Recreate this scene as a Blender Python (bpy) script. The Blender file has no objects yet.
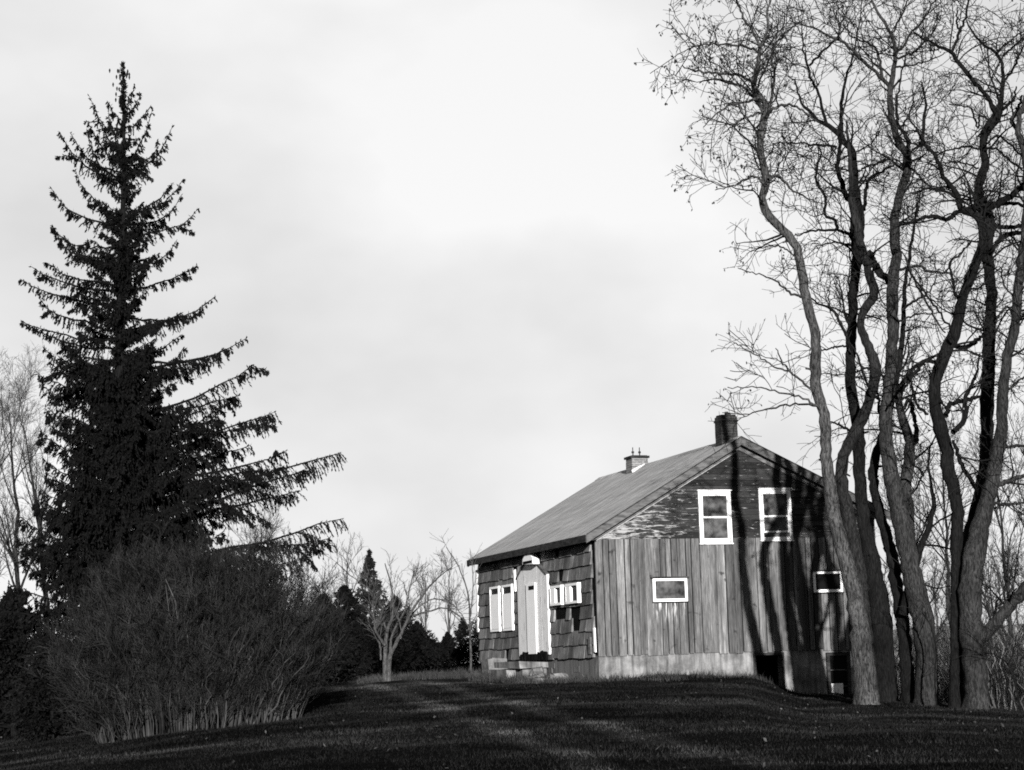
import bpy, math, random
import numpy as np
from mathutils import Vector
random.seed(11)
S = bpy.context.scene
COL = S.collection
rad = math.radians

# ------------------------------------------------------------------ camera
FPX = 1950.0
PITCH, ROLL = rad(8.1), 0.028
EYE = np.array([0.0, 0.0, 1.6])
Fw = np.array([0, math.cos(PITCH), math.sin(PITCH)])
U0 = np.array([0, -math.sin(PITCH), math.cos(PITCH)])
R0 = np.array([1.0, 0, 0])
Rt = R0*math.cos(ROLL) - U0*math.sin(ROLL)
Up = U0*math.cos(ROLL) + R0*math.sin(ROLL)
cd = bpy.data.cameras.new('camera'); cam = bpy.data.objects.new('camera', cd); COL.objects.link(cam)
from mathutils import Matrix
m3 = Matrix((Rt, Up, -Fw)).transposed()
cam.matrix_world = Matrix.Translation(EYE) @ m3.to_4x4()
cd.sensor_width = 36.0; cd.lens = FPX/1024*36.0; cd.clip_start = 0.1; cd.clip_end = 9000
S.camera = cam

def at(x, y, Y):
    """a point in the place, Y metres ahead of the camera, seen in direction (x, y)"""
    d = Fw + (x-512)/FPX*Rt - (y-385)/FPX*Up
    return EYE + d*(Y/d[1])

# ------------------------------------------------------------------ terrain height
TH = rad(17.0)
HC = np.array([2.15, 54.0, 1.742])             # the near corner of the house, foot of the siding
def sstep(a, b, x):
    t = np.clip((x-a)/(b-a), 0, 1); return t*t*(3-2*t)
def softp(x, k=0.6):
    return np.logaddexp(0, np.asarray(x)/k)*k
def hgt(x, y):
    x = np.asarray(x, float); y = np.asarray(y, float)
    z = 0.0198*(y - softp(y-55, 2.0)) + 0.016*(softp(y-56, 2.0)-softp(y-74, 2.0))
    z = z - 0.10*np.minimum(softp(-x-3.6, .8), 14)*(1-.75*sstep(42, 60, y))
    s = softp(x-2.3, .8)
    z = z - 0.018*np.minimum(s, 12)
    z = z - 0.36*sstep(-1.1, .5, x-(6.2+(y-46)*.126))*sstep(24, 40, y)
    z = z - 0.022*np.minimum(softp(x-8.2, .6), 6)**2
    v = (x-HC[0])*math.cos(TH)+(y-HC[1])*math.sin(TH)
    u = -(x-HC[0])*math.sin(TH)+(y-HC[1])*math.cos(TH)
    z = z - 0.40*sstep(4.5, 5.3, v)*sstep(-4.2, -1.2, u)*(1-sstep(18, 30, u))
    z = z + 0.14*np.exp(-((v-2.4)/2.6)**2-((u+.8)/1.3)**2)*.5
    # the field dips behind the locusts and climbs as a far slope on the right
    r = sstep(7, 14, x)*sstep(47, 56, y)
    z = z - 0.9*r*(1-sstep(70, 95, y))
    z = z + (3.6+.5*np.sin(x*.13)+.3*np.sin(x*.41+1))*sstep(8, 30, x)*sstep(80, 150, y)
    z = z + 0.035*np.sin(x*.9+y*.37)*np.sin(y*.55-x*.2)+0.02*np.sin(x*2.3-y*1.1+1)
    return z
def h1(x, y): return float(hgt(x, y))

# ------------------------------------------------------------------ materials (the place is photographed in greys)
def g4(v): return (v, v, v, 1)
class NT:
    def __init__(s, name):
        s.m = bpy.data.materials.new(name); s.m.use_nodes = True
        s.t = s.m.node_tree; s.b = s.t.nodes['Principled BSDF']
        s.b.inputs['Specular IOR Level'].default_value = .25
    def n(s, typ, **kw):
        nd = s.t.nodes.new(typ)
        for k, v in kw.items():
            if k in nd.inputs: nd.inputs[k].default_value = v
            else: setattr(nd, k, v)
        return nd
    def l(s, a, b): s.t.links.new(a, b)
    def coord(s, scale=(1, 1, 1), kind='Object', rot=(0, 0, 0)):
        tc = s.n('ShaderNodeTexCoord'); mp = s.n('ShaderNodeMapping')
        mp.inputs['Scale'].default_value = scale; mp.inputs['Rotation'].default_value = rot
        s.l(tc.outputs[kind], mp.inputs['Vector']); return mp.outputs[0]
    def noise(s, vec, scale, detail=6, rough=.6, dist=0):
        nd = s.n('ShaderNodeTexNoise'); nd.inputs['Scale'].default_value = scale
        nd.inputs['Detail'].default_value = detail; nd.inputs['Roughness'].default_value = rough
        nd.inputs['Distortion'].default_value = dist
        s.l(vec, nd.inputs['Vector']); return nd.outputs['Fac']
    def ramp(s, fac, stops):
        r = s.n('ShaderNodeValToRGB'); e = r.color_ramp.elements
        while len(e) < len(stops): e.new(.5)
        for el, (p, v) in zip(e, stops): el.position = p; el.color = g4(v)
        s.l(fac, r.inputs[0]); return r.outputs[0]
    def math(s, op, a, b=None, c=None):
        nd = s.n('ShaderNodeMath', operation=op)
        for i, q in enumerate((a, b, c)):
            if q is None: continue
            if isinstance(q, (int, float)): nd.inputs[i].default_value = q
            else: s.l(q, nd.inputs[i])
        return nd.outputs[0]
    def attr(s, name='tone'):
        a = s.n('ShaderNodeAttribute'); a.attribute_name = name; return a.outputs['Fac']
    def mix(s, f, a, b):
        nd = s.n('ShaderNodeMix', data_type='FLOAT')
        for i, q in ((0, f), (2, a), (3, b)):
            if isinstance(q, (int, float)): nd.inputs[i].default_value = q
            else: s.l(q, nd.inputs[i])
        return nd.outputs[0]
    def out(s, col, rough=.9, bump=None, bs=.3, bd=.02):
        c = s.n('ShaderNodeCombineColor')
        for i in range(3):
            if isinstance(col, (int, float)): c.inputs[i].default_value = col
            else: s.l(col, c.inputs[i])
        s.l(c.outputs[0], s.b.inputs['Base Color'])
        s.b.inputs['Roughness'].default_value = rough
        if bump is not None:
            bp = s.n('ShaderNodeBump'); bp.inputs['Strength'].default_value = bs; bp.inputs['Distance'].default_value = bd
            s.l(bump, bp.inputs['Height']); s.l(bp.outputs[0], s.b.inputs['Normal'])
        return s.m

def track(q, c):
    sx = q.n('ShaderNodeSeparateXYZ'); q.l(q.coord(), sx.inputs[0])
    wob = q.math('MULTIPLY', q.math('SUBTRACT', q.noise(q.coord(), .35, 3, .5), .5), 1.0)
    d = q.math('ADD', q.math('MULTIPLY_ADD', sx.outputs[1], .15, q.math('SUBTRACT', sx.outputs[0], 5.0)), wob)
    r = q.math('ABSOLUTE', q.math('SUBTRACT', q.math('ABSOLUTE', d), .8))
    f = q.n('ShaderNodeMapRange'); f.inputs[1].default_value = .42; f.inputs[2].default_value = .1; q.l(r, f.inputs[0])
    g = q.math('MULTIPLY', f.outputs[0], q.ramp(q.noise(q.coord(), .8, 4, .6), [(.22, 0), (.5, 1)]))
    return q.math('MULTIPLY', c, q.math('MULTIPLY_ADD', g, 1.7, .9))
def mat_simple(name, lo, hi, scale=4, stretch=(1, 1, 1), rough=.9, bs=.3, bd=.02, tone=0.0, kind='Object', p=(.3, .7)):
    q = NT(name); vec = q.coord(stretch, kind); q.b.inputs['Specular IOR Level'].default_value = .04
    n = q.noise(vec, scale); c = q.ramp(n, [(p[0], lo), (p[1], hi)])
    if tone: c = q.math('MULTIPLY', c, q.math('MULTIPLY_ADD', q.attr(), 2*tone, 1-tone))
    return q.out(c, rough, n, bs, bd)

M = {}
M['bark'] = None
def mat_bark(name, lo, hi):
    q = NT(name); q.b.inputs['Specular IOR Level'].default_value = .08
    v1 = q.coord((9, 9, 1.6)); a = q.noise(v1, 3.8, 8, .7, .5)
    v2 = q.coord((1, 1, 1)); b = q.noise(v2, 1.1, 4, .6)
    c = q.ramp(a, [(.42, lo), (.60, hi)])
    c = q.math('MULTIPLY', c, q.ramp(b, [(.3, .55), (.7, 1.35)]))
    return q.out(c, .95, a, .9, .05)
M['bark_grey'] = mat_bark('bark_grey', .012, .09)
M['bark_mid'] = mat_bark('bark_mid', .008, .045)
M['bark_dark_shaded'] = mat_bark('bark_dark_shaded', .003, .012)  # near-black: shade of neighbouring trunks put into some locusts' bark colour
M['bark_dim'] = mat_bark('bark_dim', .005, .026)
M['bark_pale'] = mat_bark('bark_pale', .03, .10)
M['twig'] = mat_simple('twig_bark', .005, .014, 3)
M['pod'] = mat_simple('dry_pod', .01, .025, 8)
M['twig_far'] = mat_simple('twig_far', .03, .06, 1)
M['needles'] = mat_simple('needles', .0025, .008, 2.5, tone=.5, rough=.8)
M['needles_far'] = mat_simple('needles_far', .003, .009, 1.2, tone=.6, rough=.85)
M['needles_pale'] = mat_simple('needles_pale', .008, .024, 1.2, tone=.5, rough=.85)
M['shrub_stem'] = mat_simple('shrub_stem', .006, .05, 1.6, tone=.85)
M['shrub_inner'] = mat_simple('shrub_inner', .005, .020, 1.6, tone=.9)
M['brush'] = mat_simple('brush_stem', .05, .15, 1.6, tone=.6)
q = NT('grass_blade'); q.b.inputs['Specular IOR Level'].default_value = .03
a = q.noise(q.coord((.16, 1.0, 1), rot=(0, 0, rad(18))), .42, 5, .6, .5); b = q.noise(q.coord(), 1.1, 4, .6)
c = q.math('MULTIPLY', q.ramp(a, [(.36, .006), (.50, .012), (.64, .030)]), q.ramp(b, [(.3, .55), (.7, 1.4)]))
c = track(q, c)
M['grass'] = q.out(q.math('MULTIPLY', c, q.math('MULTIPLY_ADD', q.attr(), 1.3, .3)), .9)
M['dry_grass'] = mat_simple('dry_grass_blade', .10, .30, .6, tone=.6)
M['weeds'] = mat_simple('weed_blade', .014, .045, .8, tone=.7)
M['stone'] = mat_simple('rubble_stone', .05, .17, 6, tone=.35, bs=.8)
M['white'] = None

# ground
q = NT('lawn_soil')
v = q.coord((1, 1, 1)); v2 = q.coord((.16, 1.0, 1), rot=(0, 0, rad(18)))
n1 = q.noise(v2, .42, 5, .6, .5); n2 = q.noise(v, 7, 8, .7); n3 = q.noise(v, 60, 3, .7)
c = q.ramp(n1, [(.36, .005), (.50, .009), (.66, .02)])
c = q.math('MULTIPLY', c, q.ramp(n2, [(.3, .45), (.7, 1.5)]))
c = q.math('MULTIPLY', c, q.ramp(n3, [(.3, .6), (.7, 1.4)]))
c = track(q, c)
sx = q.n('ShaderNodeSeparateXYZ'); q.l(q.coord(), sx.inputs[0])
mx_ = q.n('ShaderNodeMapRange'); mx_.inputs[1].default_value = 7.5; mx_.inputs[2].default_value = 10; q.l(sx.outputs[0], mx_.inputs[0])
my_ = q.n('ShaderNodeMapRange'); my_.inputs[1].default_value = 50; my_.inputs[2].default_value = 54; q.l(sx.outputs[1], my_.inputs[0])
fl_ = q.math('MULTIPLY', q.ramp(q.noise(q.coord((.5, 1.6, 1)), .5, 6, .7), [(.3, .16), (.7, .42)]), q.ramp(n2, [(.3, .7), (.7, 1.2)]))
c = q.mix(q.math('MULTIPLY', mx_.outputs[0], my_.outputs[0]), c, fl_)
M['ground'] = q.out(c, 1, n2, .9, .08)
q.b.inputs['Specular IOR Level'].default_value = 0

# vertical barn boards
q = NT('weathered_boards')
vec = q.coord((15, 1, .8)); a = q.noise(vec, 2.6, 9, .72, .25)
vec2 = q.coord((1, 1, 1)); kn = q.noise(vec2, 3.3, 3, .5)
st = q.noise(q.coord((3.2, 1, .18)), 1.2, 4, .6)
c = q.ramp(a, [(.30, .03), (.50, .095), (.70, .20)])
c = q.math('MULTIPLY', c, q.math('MULTIPLY_ADD', q.attr(), 1.5, .3))
c = q.math('MULTIPLY', c, q.ramp(st, [(.34, .4), (.62, 1.25)]))
c = q.math('MULTIPLY', c, q.ramp(kn, [(.28, .25), (.36, 1.0)]))
# pale run-off below the small window
sx = q.n('ShaderNodeSeparateXYZ'); q.l(q.coord(), sx.inputs[0])
inx = q.math('LESS_THAN', q.math('ABSOLUTE', q.math('SUBTRACT', sx.outputs[0], 2.15)), .5)
fz = q.n('ShaderNodeMapRange'); fz.inputs[1].default_value = .75; fz.inputs[2].default_value = 1.4
q.l(sx.outputs[2], fz.inputs[0])
blw = q.math('LESS_THAN', sx.outputs[2], 1.4)
stn = q.ramp(q.noise(q.coord((9, 1, .9)), 1.4, 4, .6), [(.50, 0), (.60, 1)])
f = q.math('MULTIPLY', q.math('MULTIPLY', inx, blw), q.math('MULTIPLY', fz.outputs[0], stn))
c = q.mix(f, c, .5)
M['boards'] = q.out(c, .9, a, .6, .02)

# peeling clapboards
q = NT('peeling_clapboard')
vec = q.coord((1.1, 1, 9)); a = q.noise(vec, 2.2, 8, .7, .8)
grain = q.noise(q.coord((.6, 1, 14)), 3, 5, .6)
base = q.math('MULTIPLY', q.ramp(grain, [(.3, .005), (.7, .024)]), q.math('MULTIPLY_ADD', q.attr(), 1.3, .35))
sx = q.n('ShaderNodeSeparateXYZ'); q.l(q.coord(), sx.inputs[0])
lf = q.n('ShaderNodeMapRange'); lf.inputs[1].default_value = 3.4; lf.inputs[2].default_value = .2
q.l(sx.outputs[0], lf.inputs[0])
pt = q.ramp(q.math('MULTIPLY_ADD', lf.outputs[0], .16, a), [(.60, 0), (.65, 1)])
c = q.mix(pt, base, .26)
M['clap'] = q.out(c, .85, a, .5, .02)

# shingles
q = NT('shingles')
a = q.noise(q.coord((1, 5, .7)), 3, 7, .7, .3)
b = q.noise(q.coord(), 1.0, 4, .6)
c = q.math('MULTIPLY', q.ramp(a, [(.3, .045), (.7, .21)]), q.math('MULTIPLY_ADD', q.attr(), 1.35, .3))
c = q.math('MULTIPLY', c, q.ramp(b, [(.35, .5), (.65, 1.3)]))
M['shingle'] = q.out(c, .95, a, .12, .01)

# white worn paint
def mat_paint(name, hi, lo, th=.36):
    q = NT(name); a = q.noise(q.coord((3, 3, .8)), 3.2, 7, .65, .4)
    c = q.ramp(a, [(th-.05, lo), (th+.03, hi*.85), (.7, hi)])
    return q.out(c, .8)
M['white'] = mat_paint('white_paint', .78, .25, .40)
M['white_worn'] = mat_paint('worn_white_paint', .74, .2, .38)
M['white_clean'] = mat_paint('white_board', .88, .6, .27)
M['grey_trim'] = mat_simple('grey_trim', .03, .12, 3, (1, 1, 4), tone=.3)
M['bead'] = mat_simple('pale_bead', .12, .4, 3, (2, 1, 2))
M['dark_trim'] = mat_simple('dark_trim', .012, .05, 3, (1, 1, 4))
M['black'] = mat_simple('tar_paper_and_dark_gaps', .003, .008, 4)  # tar paper; also the painted dark of gaps and the cellar
M['brick'] = None

# roof
q = NT('roofing')
a = q.noise(q.coord((.55, 5, 1)), 1.2, 6, .6, .2)      # streaks that run down the slope
b = q.noise(q.coord(), 9, 6, .7)
wv = q.noise(q.coord((5.0, .35, 1)), 1.0, 4, .6)
c = q.math('MULTIPLY', q.ramp(a, [(.34, .20), (.64, .44)]), q.ramp(b, [(.3, .85), (.7, 1.12)]))
c = q.math('MULTIPLY', c, q.ramp(wv, [(.3, .85), (.7, 1.12)]))
M['roof'] = q.out(c, .95, b, .15, .02)

# concrete
q = NT('old_concrete')
a = q.noise(q.coord(), 1.6, 8, .65, .3); b = q.noise(q.coord((4, 4, .4)), 1.6, 5, .6)
d = q.noise(q.coord(), 26, 4, .7)
c = q.math('MULTIPLY', q.ramp(a, [(.36, .06), (.62, .21)]), q.ramp(b, [(.34, .42), (.6, 1.15)]))
c = q.math('MULTIPLY', c, q.ramp(d, [(.3, .8), (.7, 1.1)]))
M['concrete'] = q.out(c, .95, a, .5, .03)
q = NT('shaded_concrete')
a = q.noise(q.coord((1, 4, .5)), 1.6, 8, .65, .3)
M['concrete_dark'] = q.out(q.ramp(a, [(.3, .06), (.7, .16)]), .95, a, .5, .03)  # side wall's shade put into its own copy of the concrete

def mat_brick(name, lo, hi, mortar):
    q = NT(name); br = q.n('ShaderNodeTexBrick')
    br.inputs['Color1'].default_value = g4(lo); br.inputs['Color2'].default_value = g4(hi)
    br.inputs['Mortar'].default_value = g4(mortar); br.inputs['Scale'].default_value = 1
    br.inputs['Brick Width'].default_value = .21; br.inputs['Row Height'].default_value = .075
    br.inputs['Mortar Size'].default_value = .008
    tc = q.n('ShaderNodeTexCoord'); sx = q.n('ShaderNodeSeparateXYZ'); q.l(tc.outputs['Object'], sx.inputs[0])
    cb = q.n('ShaderNodeCombineXYZ'); q.l(q.math('ADD', sx.outputs[0], sx.outputs[1]), cb.inputs[0]); q.l(sx.outputs[2], cb.inputs[1])
    q.l(cb.outputs[0], br.inputs['Vector'])
    bw = q.n('ShaderNodeRGBToBW'); q.l(br.outputs['Color'], bw.inputs[0])
    n = q.noise(q.coord(), 7, 6, .7)
    return q.out(q.math('MULTIPLY', bw.outputs[0], q.ramp(n, [(.3, .55), (.7, 1.3)])), .95, br.outputs['Fac'], -.4, .01)
M['brick_dark'] = mat_brick('sooty_brick', .012, .03, .05)
M['brick_pale'] = mat_brick('pale_brick', .10, .16, .26)
q = NT('window_glass'); n = q.noise(q.coord(), 3.0, 3, .5)
M['glass'] = q.out(q.ramp(q.noise(q.coord((1, 1, 1)), 2.6, 5, .6), [(.38, .012), (.66, .11)]), .35, n, .03, .01)
q.b.inputs['Specular IOR Level'].default_value = .06
q = NT('black_glass'); M['glass_dark'] = q.out(.004, .5)
q.b.inputs['Specular IOR Level'].default_value = .05

# ------------------------------------------------------------------ mesh building
class MB:
    def __init__(s): s.V = []; s.F = []; s.T = []; s.nv = 0; s.smooth = False
    def add(s, V, F, tone=.5):
        V = np.asarray(V, float).reshape(-1, 3); F = np.asarray(F, int)
        s.V.append(V); s.F.append(F+s.nv); s.nv += len(V)
        t = np.asarray(tone, float)
        s.T.append(np.full(len(F), float(t)) if t.ndim == 0 else t)
    def box(s, x0, x1, y0, y1, z0, z1, tone=.5, jit=0):
        V = np.array([(x, y, z) for x in (x0, x1) for y in (y0, y1) for z in (z0, z1)], float)
        if jit: V += np.random.uniform(-jit, jit, V.shape)
        F = [(0, 1, 3, 2), (4, 6, 7, 5), (0, 4, 5, 1), (2, 3, 7, 6), (0, 2, 6, 4), (1, 5, 7, 3)]
        s.add(V, F, tone)
    def hexa(s, pts, tone=.5):
        """8 points: a quad, then the quad opposite it"""
        F = [(0, 3, 2, 1), (4, 5, 6, 7), (0, 1, 5, 4), (1, 2, 6, 5), (2, 3, 7, 6), (3, 0, 4, 7)]
        s.add(pts, F, tone)
    def prism(s, poly, axis, a, b, tone=.5):
        """extrude a polygon of 2-D points along an axis (0 or 1)"""
        n = len(poly); V = []
        for q in (a, b):
            for (p, z) in poly: V.append((q, p, z) if axis == 0 else (p, q, z))
        V = np.array(V)
        F4 = [(i, (i+1) % n, n+(i+1) % n, n+i) for i in range(n)]
        s.add(V, F4, tone)
        c0 = s.nv; cc = V[:n].mean(0), V[n:].mean(0)
        T = [(i, (i+1) % n, n) for i in range(n)]
        s.add(np.vstack([V[:n], cc[0]]), [(a_, c_, b_, b_) for a_, b_, c_ in T], tone)
        s.add(np.vstack([V[n:], cc[1]]), [(a_, b_, c_, c_) for a_, b_, c_ in T], tone)
    def tubes(s, P, R, sides=3, tone=None, rough=0, lobes=0):
        """P (N,K,3), R (N,K): N tapered tubes at once"""
        P = np.asarray(P, float); R = np.asarray(R, float)
        if P.ndim == 2: P = P[None]; R = R[None]
        N, K, _ = P.shape
        if N == 0: return
        T = np.gradient(P, axis=1); T /= np.linalg.norm(T, axis=2, keepdims=True)+1e-9
        mean = T.mean(1); ref = np.where((np.abs(mean[:, 2:3]) > .8), np.array([[1.0, .13, 0]]), np.array([[.1, .05, 1.0]]))
        A = np.cross(T, ref[:, None, :]); A /= np.linalg.norm(A, axis=2, keepdims=True)+1e-9
        B = np.cross(T, A)
        an = np.arange(sides)*2*math.pi/sides
        RW = np.repeat(R[:, :, None], sides, 2)
        if rough:
            k_ = np.arange(K)[None, :, None]
            for q_ in range(5):
                RW = RW*(1+rough*.55*np.sin((q_+2)*an[None, None, :]+k_*RNG.uniform(-.25, .25)+RNG.uniform(0, 6.28))*np.sin(k_*RNG.uniform(.1, .7)+RNG.uniform(0, 6.28)))
            RW = RW*(1+RNG.normal(0, rough*.35, RW.shape))
        if lobes: RW = RW*(1+lobes*np.exp(-np.arange(K)/2.2)[None, :, None]*(1+np.sin(5*an+1)[None, None, :]*.7+np.sin(3*an)[None, None, :]*.5))
        ring = P[:, :, None, :] + RW[:, :, :, None]*(A[:, :, None, :]*np.cos(an)[None, None, :, None]+B[:, :, None, :]*np.sin(an)[None, None, :, None])
        V = ring.reshape(-1, 3)
        base = (np.arange(N)*K*sides)[:, None, None]+(np.arange(K-1)*sides)[None, :, None]
        i = np.arange(sides)[None, None, :]; j = (i+1) % sides
        F = np.stack([base+i, base+j, base+j+sides, base+i+sides], -1).reshape(-1, 4)
        if tone is None: tone = np.random.uniform(0, 1, N)
        s.add(V, F, np.repeat(np.broadcast_to(tone, (N,)), (K-1)*sides))
    def build(s, name, mat, parent=None, smooth=False):
        V = np.vstack(s.V); F = np.vstack(s.F); T = np.concatenate(s.T)
        tri = F[:, 2] == F[:, 3]
        me = bpy.data.meshes.new(name)
        me.vertices.add(len(V)); me.vertices.foreach_set('co', V.astype('f').ravel())
        ln = np.where(tri, 3, 4); st = np.concatenate([[0], np.cumsum(ln)[:-1]])
        keep = np.ones(F.shape, bool); keep[tri, 3] = False
        li = F[keep]
        me.loops.add(len(li)); me.loops.foreach_set('vertex_index', li.astype('i'))
        me.polygons.add(len(F)); me.polygons.foreach_set('loop_start', st.astype('i'))
        me.polygons.foreach_set('loop_total', ln.astype('i'))
        at_ = me.attributes.new('tone', 'FLOAT', 'FACE'); at_.data.foreach_set('value', T.astype('f'))
        me.update(calc_edges=True); me.validate()
        me.polygons.foreach_set('use_smooth', np.full(len(me.polygons), bool(smooth)))
        me.materials.append(M[mat] if isinstance(mat, str) else mat)
        o = bpy.data.objects.new(name, me); COL.objects.link(o)
        if parent: o.parent = parent
        return o

def empty(name, loc, rz=0):
    o = bpy.data.objects.new(name, None); COL.objects.link(o); o.location = loc; o.rotation_euler = (0, 0, rz); return o
def tag(o, label=None, cat=None, group=None, kind=None):
    for k, w in (('label', label), ('category', cat), ('group', group), ('kind', kind)):
        if w: o[k] = w
    return o

# ------------------------------------------------------------------ growing
RNG = np.random.default_rng(5); np.random.seed(3)
def unit(a): return a/(np.linalg.norm(a, axis=-1, keepdims=True)+1e-9)
def spline(pts, K):
    """Catmull-Rom through pts (n,d), K samples"""
    p = np.asarray(pts, float); p = np.vstack([2*p[0]-p[1], p, 2*p[-1]-p[-2]])
    d = np.concatenate([[0], np.cumsum(np.linalg.norm(np.diff(p[1:-1, :3], axis=0), axis=1))])
    s = np.linspace(0, d[-1], K); i = np.clip(np.searchsorted(d, s, 'right')-1, 0, len(d)-2)
    t = ((s-d[i])/(d[i+1]-d[i]+1e-9))[:, None]
    a, b, c, e = p[i], p[i+1], p[i+2], p[i+3]
    return .5*((2*b)+(-a+c)*t+(2*a-5*b+4*c-e)*t**2+(-a+3*b-3*c+e)*t**3)
def resample(P, K): return spline(P, K)
def grow(P, R, n, ln, ang=(35, 75), up=.25, K=5, rs=.5, rtip=.003, tmin=.15, wob=.25, rmax=9, curve=0.0, tpow=1.0, taperlen=.35):
    """n children on each of the paths P (N,K,3): returns their paths and radii"""
    N, KP, _ = P.shape
    if N == 0: return np.zeros((0, K, 3)), np.zeros((0, K))
    idx = np.repeat(np.arange(N), n) if np.isscalar(n) else np.repeat(np.arange(N), n)
    m = len(idx); t = tmin+(1-tmin)*RNG.random(m)**tpow
    x = t*(KP-1); i = np.minimum(x.astype(int), KP-2); f = (x-i)[:, None]
    a = P[idx, i]; b = P[idx, i+1]; p0 = a*(1-f)+b*f
    r0 = R[idx, i]*(1-f[:, 0])+R[idx, i+1]*f[:, 0]
    tan = unit(b-a); rv = RNG.normal(size=(m, 3)); perp = unit(rv-(rv*tan).sum(1, keepdims=True)*tan)
    an = np.radians(RNG.uniform(ang[0], ang[1], m))[:, None]
    d = unit(tan*np.cos(an)+perp*np.sin(an)+np.array([0, 0, up]))
    L = RNG.uniform(ln[0], ln[1], m)*(1-taperlen*t)
    pts = [p0]; dd = d
    for k in range(K-1):
        dd = unit(dd+RNG.normal(size=(m, 3))*wob+np.array([0, 0, curve]))
        pts.append(pts[-1]+dd*(L/(K-1))[:, None])
    Q = np.stack(pts, 1)
    rb = np.minimum(np.maximum(r0*rs, rtip*1.2), rmax)
    RR = rb[:, None]*(1-np.linspace(0, 1, K)[None])+rtip*np.linspace(0, 1, K)[None]
    return Q, RR

# ------------------------------------------------------------------ ground
def axis_pts(edges):
    out = []
    for a, b, s in edges: out += list(np.arange(a, b-1e-6, s))
    return np.array(out+[edges[-1][1]])
gx = axis_pts([(-4000, -400, 400), (-400, -60, 34), (-60, -20, 4), (-20, 20, .4), (20, 60, 4), (60, 400, 34), (400, 4000, 400)])
gy = axis_pts([(-400, -20, 38), (-20, 12, 4), (12, 72, .4), (72, 200, 8), (200, 600, 50), (600, 6000, 600)])
X, Y = np.meshgrid(gx, gy); Z = hgt(X, Y)
gm = MB(); nx = len(gx); ny = len(gy)
i = (np.arange(ny-1)[:, None]*nx+np.arange(nx-1)[None]).ravel()
gm.add(np.stack([X, Y, Z], -1).reshape(-1, 3), np.stack([i, i+1, i+1+nx, i+nx], 1))
tag(gm.build('ground', 'ground', smooth=True), kind='structure')

def blades(n, xr, yr, hr, w, name, mat, label, keep=None, lean=.5):
    x = RNG.uniform(*xr, n); y = RNG.uniform(*yr, n)
    k = np.abs(x) < y*.30+1.5
    if keep is not None: k &= keep(x, y)
    x = x[k]; y = y[k]; n = len(x); z = hgt(x, y)
    cl = .5+.5*np.sin(x*1.7+2*np.sin(y*.8))*np.sin(y*1.9+1.3*np.sin(x*.6))
    hh = RNG.uniform(*hr, n)*(.55+.9*cl*RNG.random(n)); a = RNG.uniform(0, math.pi, n)
    ww = w*(.5+y/50)
    dx = np.cos(a)*ww; dy = np.sin(a)*ww
    lx = RNG.normal(0, lean, n)*hh; ly = RNG.normal(0, lean, n)*hh
    V = np.stack([np.stack([x-dx, y-dy, z-.01], 1), np.stack([x+dx, y+dy, z-.01], 1), np.stack([x+lx, y+ly, z+hh], 1)], 1)
    mb = MB(); j = np.arange(n)*3
    mb.add(V.reshape(-1, 3), np.stack([j, j+1, j+2, j+2], 1), np.clip(cl*.5+RNG.random(n)*.5, 0, 1))
    o = mb.build(name, mat)
    tag(o, label, 'grass', kind='stuff'); return o
def off_house(x, y):
    v = (x-HC[0])*math.cos(TH)+(y-HC[1])*math.sin(TH); u = -(x-HC[0])*math.sin(TH)+(y-HC[1])*math.cos(TH)
    return ~((v > -.02) & (v < 8.7) & (u > -.05) & (u < 12))
blades(330000, (-15, 17), (18.5, 58), (.02, .058), .006, 'lawn_grass', 'grass', 'short dark mown grass covering the lawn in front of the farmhouse', off_house)
def rough_zone(x, y):
    v = (x-HC[0])*math.cos(TH)+(y-HC[1])*math.sin(TH); u = -(x-HC[0])*math.sin(TH)+(y-HC[1])*math.cos(TH)
    a = (np.abs(u+.9+.5*np.sin(v*1.7)) < 1.1) & (v > 0) & (v < 7) & (np.sin(v*5)+np.sin(v*2.1+u*3) > -.6)
    b = (v > -2.6) & (v < -.02) & (u > -2) & (u < 13) & (np.sin(x*3.1)*np.sin(y*2.7) > -.5)
    c = (x < -.5) & (x > -5.0) & (y > 60) & (y < 68)
    return (a | b | c) & off_house(x, y)
blades(60000, (-6, 9), (51, 70), (.03, .26), .007, 'rough_grass', 'weeds', 'taller dry weeds and grass round the foot of the farmhouse', rough_zone, .35)
def far_zone(x, y): v = (x-HC[0])*math.cos(TH)+(y-HC[1])*math.sin(TH); return (x > 7.5) & (v > 10.2) & (h1b(x, y)) & off_house(x, y)
def h1b(x, y): return np.sin(y*1.3+np.sin(x*.5)) > -.35
blades(70000, (8, 44), (50, 130), (.18, .55), .012, 'field_grass', 'dry_grass', 'pale dry field grass on the slope beyond the locust trees', far_zone, .6)

M['leaf'] = mat_simple('fallen_leaf', .015, .06, 3, tone=.8)
n = 4200; lx = RNG.uniform(-13, 15, n); ly = RNG.uniform(19, 57, n); k = RNG.random(n) < np.where((lx > 4.5) & (ly > 34), 1.0, .38)
lx = lx[k]; ly = ly[k]; n = len(lx); lz = hgt(lx, ly)+RNG.uniform(.02, .05, n)
a = RNG.uniform(0, 6.28, n); sz = RNG.uniform(.014, .034, n); tl = RNG.normal(0, .5, (n, 2))
def lp(ca, r): 
    dx = np.cos(a+ca)*sz*r; dy = np.sin(a+ca)*sz*r
    return np.stack([lx+dx, ly+dy, lz+dx*tl[:, 0]+dy*tl[:, 1]], 1)
V = np.stack([lp(0, 1), lp(1.5, .6), lp(3.14, 1), lp(4.6, .6)], 1); lm = MB(); add_j = np.arange(n)*4
lm.add(V.reshape(-1, 3), np.stack([add_j, add_j+1, add_j+2, add_j+3], 1), RNG.random(n))
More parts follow.
